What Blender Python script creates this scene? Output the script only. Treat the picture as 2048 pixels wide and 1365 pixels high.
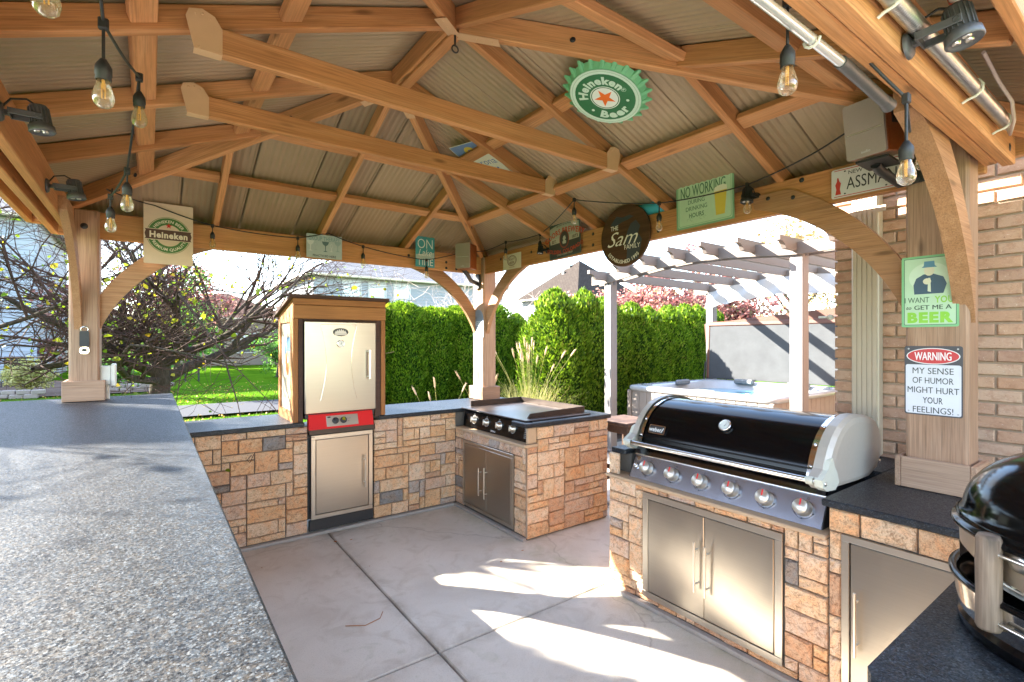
import bpy, math, random
from mathutils import Vector, Matrix, noise
rnd = random.Random(7)
R = math.radians
for o in list(bpy.data.objects): bpy.data.objects.remove(o)
sc = bpy.context.scene
COL = sc.collection
V = Vector

# ------------------------------------------------------------------ camera
cam = bpy.data.objects.new('camera', bpy.data.cameras.new('camera')); COL.objects.link(cam)
cam.data.sensor_width = 36; cam.data.lens = 996.7/2048*36
cam.data.clip_start = .05; cam.data.clip_end = 600
cam.location = (0, 0, 1.55); cam.rotation_euler = (R(90), 0, R(-36.04))
sc.camera = cam
# ------------------------------------------------------------------ world, sun, exposure
SUN = V((-1, 1.08, .83)).normalized()
w = bpy.data.worlds.new('World'); sc.world = w; w.use_nodes = True
nt = w.node_tree; nt.nodes.clear()
def wn(t, **k):
    n = nt.nodes.new(t)
    for a, b in k.items(): setattr(n, a, b)
    return n
sky = wn('ShaderNodeTexSky', sky_type='NISHITA', sun_disc=False)
sky.sun_elevation = math.asin(SUN.z); sky.sun_rotation = math.atan2(SUN.x, SUN.y)
sky.air_density = 1.0; sky.dust_density = .3; sky.ozone_density = 1.0
tc = wn('ShaderNodeTexCoord'); mp = wn('ShaderNodeMapping'); mp.inputs['Scale'].default_value = (1, 1, 2.6)
no = wn('ShaderNodeTexNoise'); no.inputs['Scale'].default_value = 1.9; no.inputs['Detail'].default_value = 9; no.inputs['Roughness'].default_value = .55
no.inputs['Distortion'].default_value = .4
rp = wn('ShaderNodeValToRGB'); rp.color_ramp.elements[0].position = .42; rp.color_ramp.elements[1].position = .66
rp.color_ramp.elements[0].color = (0, 0, 0, 1); rp.color_ramp.elements[1].color = (.95, .95, .95, 1)
mx = wn('ShaderNodeMix', data_type='RGBA'); mx.inputs['B'].default_value = (1.9, 2.0, 2.15, 1)
bg = wn('ShaderNodeBackground'); bg.inputs['Strength'].default_value = .12
wo = wn('ShaderNodeOutputWorld')
L = nt.links.new
L(tc.outputs['Generated'], mp.inputs['Vector']); L(mp.outputs[0], no.inputs['Vector']); L(no.outputs['Fac'], rp.inputs[0])
L(rp.outputs[0], mx.inputs['Factor']); L(sky.outputs[0], mx.inputs['A']); L(mx.outputs['Result'], bg.inputs[0]); L(bg.outputs[0], wo.inputs[0])
sd = bpy.data.lights.new('sun', 'SUN'); sd.energy = 4.2; sd.angle = R(.5); sd.color = (1, .92, .79)
so = bpy.data.objects.new('sun', sd); COL.objects.link(so); so.location = (-20, 20, 20)
so.rotation_euler = SUN.to_track_quat('Z', 'Y').to_euler()
sc.view_settings.view_transform = 'Standard'; sc.view_settings.look = 'None'
sc.view_settings.exposure = 3.8; sc.view_settings.gamma = 1

# ------------------------------------------------------------------ materials
MATS = {}
class NT:
    def __init__(s, name):
        s.m = bpy.data.materials.new(name); s.m.use_nodes = True; s.t = s.m.node_tree; s.t.nodes.clear()
        s.out = s.n('ShaderNodeOutputMaterial'); s.p = s.n('ShaderNodeBsdfPrincipled'); s.l(s.p.outputs[0], s.out.inputs[0])
    def n(s, t, **k):
        n = s.t.nodes.new(t)
        for a, b in k.items():
            if a.startswith('i_'): n.inputs[a[2:].replace('_', ' ')].default_value = b
            else: setattr(n, a, b)
        return n
    def l(s, a, b): s.t.links.new(a, b)
    def coord(s, scale=(1, 1, 1), rand=True, kind='Object'):
        tc = s.n('ShaderNodeTexCoord'); mp = s.n('ShaderNodeMapping'); mp.inputs['Scale'].default_value = scale
        s.l(tc.outputs[kind], mp.inputs['Vector'])
        if rand:
            oi = s.n('ShaderNodeObjectInfo'); mu = s.n('ShaderNodeMath', operation='MULTIPLY'); mu.inputs[1].default_value = 37
            s.l(oi.outputs['Random'], mu.inputs[0]); s.l(mu.outputs[0], mp.inputs['Location'])
        return mp.outputs[0]
    def rnd(s): return s.n('ShaderNodeObjectInfo').outputs['Random']
    def noise(s, vec, scale, detail=4, rough=.55, dist=0):
        n = s.n('ShaderNodeTexNoise', i_Scale=scale, i_Detail=detail, i_Roughness=rough, i_Distortion=dist); s.l(vec, n.inputs['Vector']); return n.outputs['Fac']
    def ramp(s, fac, stops, interp='LINEAR'):
        r = s.n('ShaderNodeValToRGB'); r.color_ramp.interpolation = interp; e = r.color_ramp.elements
        while len(e) > 1: e.remove(e[-1])
        e[0].position = stops[0][0]; e[0].color = (*stops[0][1], 1)
        for p, c in stops[1:]: q = e.new(p); q.color = (*c, 1)
        s.l(fac, r.inputs[0]); return r.outputs[0]
    def mix(s, f, a, b, mode='MIX'):
        m = s.n('ShaderNodeMix', data_type='RGBA', blend_type=mode)
        for v, k in ((f, 'Factor'), (a, 'A'), (b, 'B')):
            if isinstance(v, (int, float)): m.inputs[k].default_value = v
            elif isinstance(v, tuple): m.inputs[k].default_value = (*v, 1)
            else: s.l(v, m.inputs[k])
        return m.outputs['Result']
    def bump(s, h, strength=.3, dist=.01):
        b = s.n('ShaderNodeBump', i_Strength=strength, i_Distance=dist); s.l(h, b.inputs['Height']); s.l(b.outputs[0], s.p.inputs['Normal'])
    def col(s, c):
        if isinstance(c, tuple): s.p.inputs['Base Color'].default_value = (*c, 1)
        else: s.l(c, s.p.inputs['Base Color'])
    def set(s, **k):
        for a, b in k.items(): s.p.inputs[a.replace('_', ' ')].default_value = b
        return s
def G(x): return (x, x, x)
def plain(name, c, rough=.5, metal=0, var=.12, bump=0, scale=18, **k):
    if name in MATS: return MATS[name]
    s = NT(name); v = s.coord(); f = s.noise(v, scale, 5)
    s.col(s.mix(f, tuple(x*(1-var) for x in c), tuple(min(1, x*(1+var)) for x in c)))
    s.set(Roughness=rough, Metallic=metal, **k)
    if bump: s.bump(f, bump, .004)
    MATS[name] = s.m; return s.m
def wood(name, stops, rough=.62, grain=1, bump=.25):
    s = NT(name); v = s.coord((1, 1, 1))
    mp = s.n('ShaderNodeMapping'); mp.inputs['Scale'].default_value = (1.1, 16, 16); s.l(v, mp.inputs[0])
    a = s.noise(mp.outputs[0], 1.6*grain, 6, .6, .6)
    mp2 = s.n('ShaderNodeMapping'); mp2.inputs['Scale'].default_value = (2, 90, 90); s.l(v, mp2.inputs[0])
    b = s.noise(mp2.outputs[0], 2.2*grain, 3, .6)
    c = s.ramp(a, stops)
    c = s.mix(s.ramp(b, [(.32, G(.62)), (.6, G(1.0))]), (0, 0, 0), c)
    big = s.noise(v, 1.7, 3)
    c = s.mix(s.ramp(big, [(.35, G(0)), (.7, G(.55))]), c, tuple(x*.62 for x in stops[1][1]))
    # knots
    mp3 = s.n('ShaderNodeMapping'); mp3.inputs['Scale'].default_value = (2.2, 9, 9); s.l(v, mp3.inputs[0])
    vo = s.n('ShaderNodeTexVoronoi', i_Scale=1.0); s.l(mp3.outputs[0], vo.inputs['Vector'])
    c = s.mix(s.ramp(vo.outputs['Distance'], [(.05, G(.75)), (.14, G(0))]), c, tuple(x*.35 for x in stops[0][1]))
    # per-object tone
    c = s.mix(s.ramp(s.rnd(), [(0, G(0)), (1, G(.85))]), c, s.mix(1.0, c, (.74, .64, .56), 'MULTIPLY'))
    st = s.noise(v, .9, 4, .6, .5); c = s.mix(s.ramp(st, [(.45, G(0)), (.7, G(.35))]), c, s.mix(1.0, c, (.62, .56, .54), 'MULTIPLY'))
    s.col(c); s.set(Roughness=rough, Specular_IOR_Level=.35); s.bump(b, bump, .003); MATS[name] = s.m; return s.m
CEDAR = wood('cedar_stain', [(.2, (.48, .21, .078)), (.5, (.69, .33, .135)), (.75, (.76, .42, .20))])
POSTW = wood('faded_cedar_stain', [(.2, (.36, .215, .135)), (.5, (.49, .325, .225)), (.75, (.56, .395, .285))])
TANW = wood('tan_painted_wood', [(.2, (.36, .155, .045)), (.5, (.42, .19, .058)), (.8, (.46, .22, .075))], bump=.12)
DARKW = wood('dark_brown_wood', [(.2, (.045, .022, .016)), (.5, (.075, .035, .025)), (.8, (.10, .05, .035))])
WEATH = wood('weathered_wood', [(.2, (.10, .07, .05)), (.5, (.24, .175, .13)), (.8, (.34, .265, .205))], grain=1.5, bump=.6)
STOOLW = wood('stool_wood', [(.2, (.06, .035, .025)), (.5, (.12, .075, .055)), (.8, (.17, .11, .08))])
def m_stone():
    s = NT('ledge_stone'); v = s.coord(); r = s.rnd()
    base = s.ramp(r, [(0, (.66, .43, .25)), (.14, (.72, .54, .37)), (.3, (.56, .37, .245)), (.42, (.70, .46, .265)), (.55, (.74, .57, .41)), (.68, (.62, .47, .36)), (.8, (.70, .52, .345)), (.93, (.46, .41, .37)), (.975, (.27, .265, .26))], 'CONSTANT')
    n1 = s.noise(v, 9, 6, .66, 1.8); n2 = s.noise(v, 42, 7, .75, 1.2); n3 = s.noise(v, 170, 4, .7)
    c = s.mix(s.ramp(n1, [(.42, G(0)), (.62, G(.75))]), base, s.mix(1.0, base, (1.15, .86, .66), 'MULTIPLY'))
    c = s.mix(s.ramp(n1, [(.25, G(.6)), (.42, G(0))]), c, s.mix(1.0, base, (1.3, 1.35, 1.4), 'MULTIPLY'))
    c = s.mix(s.ramp(n2, [(.36, G(.9)), (.5, G(0))]), c, s.mix(1.0, base, (.42, .32, .26), 'MULTIPLY'))
    c = s.mix(s.ramp(n3, [(.38, G(.5)), (.5, G(0))]), c, s.mix(1.0, base, (.40, .30, .25), 'MULTIPLY'))
    c = s.mix(s.ramp(n2, [(.58, G(0)), (.7, G(.5))]), c, s.mix(.5, base, (.68, .55, .42)))
    s.col(c); s.set(Roughness=.8, Specular_IOR_Level=.3)
    h = s.mix(.35, n2, n3); s.bump(h, 1.0, .013); MATS['stone'] = s.m; return s.m
STONE = m_stone()
MORTAR = plain('mortar', (.13, .115, .10), .95, var=.2, bump=.4, scale=60)
def m_granite():
    s = NT('speckled_granite'); v = s.coord(rand=False)
    def vor(sc_, st):
        o = s.n('ShaderNodeTexVoronoi', i_Scale=sc_); s.l(v, o.inputs['Vector'])
        sep = s.n('ShaderNodeSeparateColor'); s.l(o.outputs['Color'], sep.inputs[0]); return s.ramp(sep.outputs[0], st, 'CONSTANT'), sep.outputs[1]
    a, g = vor(300, [(0, (.008, .009, .011)), (.30, (.022, .024, .028)), (.55, (.045, .047, .052)), (.70, (.09, .066, .048)), (.80, (.12, .123, .128)), (.92, (.24, .24, .24))])
    b, g2 = vor(95, [(0, (.014, .015, .018)), (.3, (.034, .037, .042)), (.55, (.08, .058, .042)), (.72, (.10, .105, .11)), (.9, (.025, .02, .018))])
    big = s.noise(v, 9, 4)
    c = s.mix(.38, a, b); c = s.mix(s.ramp(big, [(.35, G(.35)), (.65, G(0))]), c, (.022, .028, .038))
    c = s.mix(1.0, c, (.35, .41, .48), 'MULTIPLY')
    s.col(c); bh = s.noise(v, 120, 4, .6); bl = s.noise(v, 28, 3)
    s.p.inputs['Specular IOR Level'].default_value = .33
    s.l(s.ramp(g, [(0, G(.28)), (1, G(.6))]), s.p.inputs['Roughness'])
    s.bump(s.mix(.4, bh, bl), .4, .005); MATS['granite'] = s.m; return s.m
GRANITE = m_granite()
def m_steel(name, c, rough=.27, axis=(1, 90, 90), metal=1):
    s = NT(name); v = s.coord(axis); f = s.noise(v, 2.5, 3, .6); v2 = s.coord((1, 1, 1)); g = s.noise(v2, 2.2, 1)
    sm_ = s.noise(v2, 7, 5, .65, .8); s.col(s.mix(s.mix(.45, f, g), tuple(x*.80 for x in c), c)); s.set(Metallic=metal)
    s.l(s.ramp(sm_, [(.3, G(rough*.93)), (.55, G(rough)), (.72, G(rough*1.1))]), s.p.inputs['Roughness']); return s.m
STEEL = m_steel('brushed_steel', (.44, .395, .335), .31); STEELH = m_steel('brushed_steel_frame', (.56, .51, .44), .35)
PANELST = m_steel('panel_steel', (.42, .44, .50), .22, (90, 1, 1))
CHROME = plain('chrome', (.75, .74, .72), .12, 1, .04); SILVER = plain('satin_silver', (.62, .60, .55), .3, 1, .06)
GALV = plain('galvanised_pipe', (.62, .62, .62), .38, 1, .2, .2, 40)
BLACKE = plain('black_enamel', (.0025, .0025, .003), .13, 0, .2, Specular_IOR_Level=.22)
BLACKP = plain('black_plastic', (.018, .018, .02), .5, 0, .3, .1, 90)
GREYP = plain('grey_cast_metal', (.09, .09, .10), .45, .3, .2, .1, 90)
CASTG = plain('grill_end_casting', (.42, .38, .33), .42, .25, .06, .1, 60)
CASTL = plain('pale_casting', (.55, .56, .48), .45, .1, .06)
KNOB = plain('knob_metal', (.58, .54, .47), .32, .75, .06)
REDE = plain('red_enamel', (.55, .004, .006), .35, 0, .05)
RED = plain('red_paint', (.65, .02, .02), .5)
IRON = plain('griddle_iron', (.055, .042, .036), .32, .5, .35, .2, 9)
PLASTW = plain('white_plastic', (.62, .60, .55), .45)
PLATEW = plain('ledge_paint', (.42, .29, .18), .6)
TANMET = plain('tan_bracket', (.60, .375, .215), .55, .1, .06)
def m_concrete():
    s = NT('patio_concrete'); v = s.coord(rand=False, kind='Object')
    a = s.noise(v, 1.3, 6, .6, .6); b = s.noise(v, 5.5, 6, .6, 1.0); c3 = s.noise(v, 160, 3, .6)
    c = s.ramp(a, [(.3, (.47, .42, .36)), (.5, (.58, .535, .475)), (.7, (.64, .60, .54))])
    c = s.mix(s.ramp(b, [(.52, G(0)), (.74, G(.42))]), c, (.30, .225, .15))
    c = s.mix(s.ramp(b, [(.27, G(.45)), (.40, G(0))]), c, (.34, .34, .235))
    sp = s.n('ShaderNodeSeparateXYZ'); s.l(v, sp.inputs[0]); dj = s.noise(v, 4.5, 5, .7, .5)
    for ax_, pos in (('X', 1.17), ('Y', 2.221), ('Y', 4.12), ('X', 2.34)):
        m1 = s.n('ShaderNodeMath', operation='SUBTRACT'); m1.inputs[1].default_value = pos; s.l(sp.outputs[ax_], m1.inputs[0])
        m2 = s.n('ShaderNodeMath', operation='ABSOLUTE'); s.l(m1.outputs[0], m2.inputs[0])
        m3 = s.n('ShaderNodeMath', operation='MULTIPLY_ADD'); m3.inputs[1].default_value = -7.0 if pos in (1.17, 2.221) else -3.2; m3.inputs[2].default_value = .62; s.l(m2.outputs[0], m3.inputs[0])
        m4 = s.n('ShaderNodeMath', operation='MULTIPLY'); s.l(m3.outputs[0], m4.inputs[0]); s.l(s.ramp(dj, [(.38, G(0)), (.68, G(1))]), m4.inputs[1]); m4.use_clamp = True
        c = s.mix(m4.outputs[0], c, (.20, .155, .105) if ax_ == 'Y' or pos < 2 else (.26, .26, .13))
    # hairline cracks
    vo = s.n('ShaderNodeTexVoronoi', feature='DISTANCE_TO_EDGE', i_Scale=.42)
    vv = s.n('ShaderNodeVectorMath', operation='ADD'); nz = s.n('ShaderNodeTexNoise', i_Scale=3.0, i_Detail=5); s.l(v, nz.inputs['Vector'])
    sc1 = s.n('ShaderNodeVectorMath', operation='SCALE'); sc1.inputs['Scale'].default_value = .35; s.l(nz.outputs['Color'], sc1.inputs[0])
    s.l(v, vv.inputs[0]); s.l(sc1.outputs[0], vv.inputs[1]); s.l(vv.outputs[0], vo.inputs['Vector'])
    c = s.mix(s.ramp(vo.outputs['Distance'], [(.0, G(.4)), (.0016, G(0))]), c, (.18, .15, .12))
    c = s.mix(s.ramp(c3, [(.35, G(.25)), (.5, G(0))]), c, (.25, .22, .19))
    s.col(c); s.l(s.ramp(a, [(.3, G(.45)), (.7, G(.75))]), s.p.inputs['Roughness']); s.bump(c3, .15, .003); return s.m
CONC = m_concrete()
def m_brick():
    s = NT('house_brick'); v = s.coord(); r = s.rnd()
    base = s.ramp(r, [(0, (.47, .265, .165)), (.35, (.52, .32, .21)), (.6, (.42, .25, .175)), (.8, (.55, .37, .26)), (1, (.48, .30, .21))])
    n = s.noise(v, 22, 6, .65); n2 = s.noise(v, 90, 4, .7)
    c = s.mix(s.ramp(n, [(.35, G(.55)), (.52, G(0))]), base, s.mix(1.0, base, (.72, .58, .52), 'MULTIPLY'))
    c = s.mix(s.ramp(n2, [(.62, G(0)), (.72, G(.8))]), c, (.70, .58, .48))
    c = s.mix(s.ramp(n2, [(.28, G(.7)), (.38, G(0))]), c, (.18, .07, .04))
    s.col(c); s.set(Roughness=.85); s.bump(s.mix(.5, n, n2), .9, .008); return s.m
BRICK = m_brick()
BMORT = plain('brick_mortar', (.36, .27, .20), .95, var=.15, bump=.3, scale=80)
def m_roofmetal():
    s = NT('roof_metal'); v = s.coord(rand=False); n = s.noise(v, 1.4, 4); v2 = s.coord((1, 1, 1)); f = s.noise(v2, 40, 3)
    c = s.ramp(n, [(.3, (.31, .225, .135)), (.7, (.41, .305, .195))]); c = s.mix(s.ramp(s.rnd(), [(0, G(0)), (1, G(.3))]), c, (.22, .165, .105))
    s.col(c); s.set(Metallic=.1, Roughness=.5); s.bump(f, .04, .002); return s.m
ROOFM = m_roofmetal()
def m_foliage(name, stops, trans=.35):
    s = NT(name); s.t.nodes.remove(s.p)
    g = s.n('ShaderNodeNewGeometry'); v = s.coord(rand=False); n = s.noise(v, 2.6, 3)
    f = s.n('ShaderNodeMath', operation='MULTIPLY_ADD'); f.inputs[1].default_value = .55; s.l(g.outputs['Random Per Island'], f.inputs[0])
    h = s.n('ShaderNodeMath', operation='MULTIPLY'); h.inputs[1].default_value = .5; s.l(n, h.inputs[0]); s.l(h.outputs[0], f.inputs[2])
    c = s.ramp(f.outputs[0], stops)
    d = s.n('ShaderNodeBsdfDiffuse'); t = s.n('ShaderNodeBsdfTranslucent'); m = s.n('ShaderNodeMixShader'); m.inputs[0].default_value = trans
    gl = s.n('ShaderNodeBsdfGlossy', i_Roughness=.45); m2 = s.n('ShaderNodeMixShader'); m2.inputs[0].default_value = .02
    s.l(c, d.inputs[0]); s.l(c, t.inputs[0]); s.l(d.outputs[0], m.inputs[1]); s.l(t.outputs[0], m.inputs[2])
    s.l(m.outputs[0], m2.inputs[1]); s.l(gl.outputs[0], m2.inputs[2]); s.l(m2.outputs[0], s.out.inputs[0]); return s.m
ARBOR = m_foliage('arborvitae_foliage', [(.12, (.008, .022, .003)), (.34, (.045, .105, .006)), (.56, (.12, .215, .010)), (.74, (.20, .31, .016)), (.9, (.22, .17, .05))])
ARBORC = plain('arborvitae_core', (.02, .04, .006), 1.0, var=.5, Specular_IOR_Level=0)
LEAFY = m_foliage('yellow_green_leaf', [(.1, (.08, .17, .01)), (.45, (.17, .27, .015)), (.68, (.30, .28, .015)), (.9, (.36, .15, .015))], .5)
PLUM = m_foliage('plum_leaf', [(.1, (.10, .03, .035)), (.4, (.25, .09, .09)), (.65, (.38, .18, .16)), (.9, (.20, .22, .08))], .4)
TANL = m_foliage('tan_leaf', [(.1, (.30, .16, .06)), (.5, (.42, .27, .12)), (.9, (.48, .36, .2))], .4)
STRAW = m_foliage('grass_blade', [(.1, (.22, .26, .06)), (.5, (.42, .40, .14)), (.9, (.55, .48, .25))], .4)
PLUME = m_foliage('grass_plume', [(.1, (.42, .30, .18)), (.9, (.60, .48, .33))], .4)
LAWNB = m_foliage('lawn_blade', [(.1, (.035, .09, .006)), (.5, (.075, .15, .01)), (.9, (.14, .18, .025))], .4)
def m_lawn():
    s = NT('lawn'); v = s.coord(rand=False); a = s.noise(v, .6, 4); b = s.noise(v, 30, 5, .7)
    c = s.ramp(a, [(.35, (.035, .095, .004)), (.65, (.075, .15, .008))]); c = s.mix(s.ramp(b, [(.3, G(.6)), (.6, G(0))]), c, (.04, .09, .01)); s.col(c); s.set(Roughness=1.0, Specular_IOR_Level=.0); s.bump(b, .8, .03); return s.m
LAWN = m_lawn()
def m_bark():
    s = NT('bark'); v = s.coord((1, 1, .35), rand=False); a = s.noise(v, 30, 5, .65); b = s.noise(v, 3, 3)
    c = s.ramp(a, [(.3, (.026, .019, .015)), (.6, (.068, .053, .040)), (.8, (.11, .09, .066))]); c = s.mix(s.ramp(b, [(.5, G(0)), (.75, G(.5))]), c, (.045, .05, .018))
    s.col(c); s.set(Roughness=.95, Specular_IOR_Level=.1); s.bump(a, .8, .01); return s.m
BARK = m_bark(); TWIG = plain('twig', (.062, .038, .030), .9, var=.3, Specular_IOR_Level=.1); PALETW = plain('pale_twig', (.42, .33, .29), .85, var=.25)
ASPH = plain('asphalt', (.05, .052, .06), 1.0, var=.25, bump=.4, scale=90, Specular_IOR_Level=.05)
MULCH = plain('mulch', (.07, .035, .02), .95, var=.6, bump=1, scale=50)
PAVER = plain('paver', (.42, .37, .32), .85, var=.2, bump=.3, scale=40)
EDGEST = plain('edging_block', (.24, .20, .18), .9, var=.25, bump=.6, scale=30)
SIDING = plain('white_siding', (.25, .262, .285), .8, var=.04, Specular_IOR_Level=.1)
SIDTAN = plain('tan_siding', (.22, .185, .15), .7, var=.06)
TRIMW = plain('white_trim', (.38, .38, .38), .5, var=.03)
GUTT = plain('gutter_beige', (.50, .44, .36), .45, .1, .05)
DOWNS = plain('downspout_beige', (.44, .36, .27), .45, .1, .05)
def m_shingle(name, a, b):
    s = NT(name); v = s.coord(rand=False)
    bt = s.n('ShaderNodeTexBrick', i_Scale=1.0, i_Mortar_Size=.012); bt.inputs['Brick Width'].default_value = .3; bt.inputs['Row Height'].default_value = .14
    bt.inputs['Color1'].default_value = (*a, 1); bt.inputs['Color2'].default_value = (*b, 1); bt.inputs['Mortar'].default_value = (*[x*.45 for x in a], 1)
    tc2 = s.n('ShaderNodeTexCoord'); s.l(tc2.outputs['UV'], bt.inputs['Vector']); n = s.noise(v, 14, 5)
    s.col(s.mix(s.ramp(n, [(.3, G(.5)), (.6, G(0))]), bt.outputs['Color'], tuple(x*.6 for x in a))); s.set(Roughness=1.0, Specular_IOR_Level=.05); s.bump(bt.outputs['Fac'], -.4, .01); return s.m
SHBR = m_shingle('brown_shingle', (.036, .029, .026), (.048, .040, .035)); SHGR = m_shingle('grey_shingle', (.16, .155, .16), (.21, .20, .205)); SHDK = m_shingle('rust_shingle', (.10, .06, .05), (.14, .085, .07))
def m_glass():
    s = NT('window_pane'); s.col((.10, .13, .16)); s.set(Roughness=.05, Specular_IOR_Level=1.0, Metallic=.35); return s.m
WGLASS = m_glass()
def m_bulb():
    s = NT('bulb_glass'); s.t.nodes.remove(s.p); tr = s.n('ShaderNodeBsdfTransparent'); gl = s.n('ShaderNodeBsdfGlossy', i_Roughness=.02); d = s.n('ShaderNodeBsdfTranslucent')
    tr.inputs[0].default_value = (1, .97, .9, 1); d.inputs[0].default_value = (.9, .8, .62, 1)
    lw = s.n('ShaderNodeLayerWeight', i_Blend=.35); m = s.n('ShaderNodeMixShader'); s.l(lw.outputs['Facing'], m.inputs[0]); s.l(tr.outputs[0], m.inputs[1]); s.l(gl.outputs[0], m.inputs[2])
    m2 = s.n('ShaderNodeMixShader'); m2.inputs[0].default_value = .25; s.l(m.outputs[0], m2.inputs[1]); s.l(d.outputs[0], m2.inputs[2]); s.l(m2.outputs[0], s.out.inputs[0]); return s.m
BULB = m_bulb(); FILA = plain('filament', (.75, .36, .04), .4, 0, .05)
VINYLT = plain('taupe_vinyl', (.15, .13, .118), .7, var=.06, Specular_IOR_Level=.15); VINYLP = plain('pergola_post_vinyl', (.17, .163, .163), .7, var=.04, Specular_IOR_Level=.15)
FABRIC = plain('canopy_fabric', (.34, .335, .33), .8, var=.05, Transmission_Weight=0)
SHELL = plain('tub_acrylic', (.30, .32, .345), .18, var=.08); SKIRT = plain('tub_skirt', (.20, .175, .155), .7, var=.1)
COVIN = plain('cover_liner', (.055, .059, .064), .9, var=.25, bump=.5, scale=5, Specular_IOR_Level=.05); COVBR = plain('cover_vinyl', (.085, .032, .02), .45, var=.15, bump=.3, scale=14)
def m_water():
    s = NT('water'); s.col((.10, .30, .42)); v = s.coord(rand=False); s.set(Roughness=.05, Specular_IOR_Level=.8); s.bump(s.noise(v, 9, 3), .15, .02); return s.m
WATER = m_water()
SPKW = wood('cherry_veneer', [(.2, (.20, .045, .012)), (.5, (.33, .09, .022)), (.8, (.45, .14, .035))], rough=.3, bump=.05)
SPKG = plain('speaker_grille', (.30, .25, .22), .8, var=.12, bump=.3, scale=300)
POT = plain('plum_planter', (.10, .03, .03), .5)
_pc = {}
def paint(c, rough=.5):
    k = (tuple(round(x, 3) for x in c), rough)
    if k not in _pc:
        s = NT('paint'); v = s.coord(); n = s.noise(v, 14, 5, .65)
        s.col(s.mix(s.ramp(n, [(.3, G(.22)), (.6, G(0))]), c, tuple(x*.72 for x in c))); s.set(Roughness=rough); _pc[k] = s.m
    return _pc[k]

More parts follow.
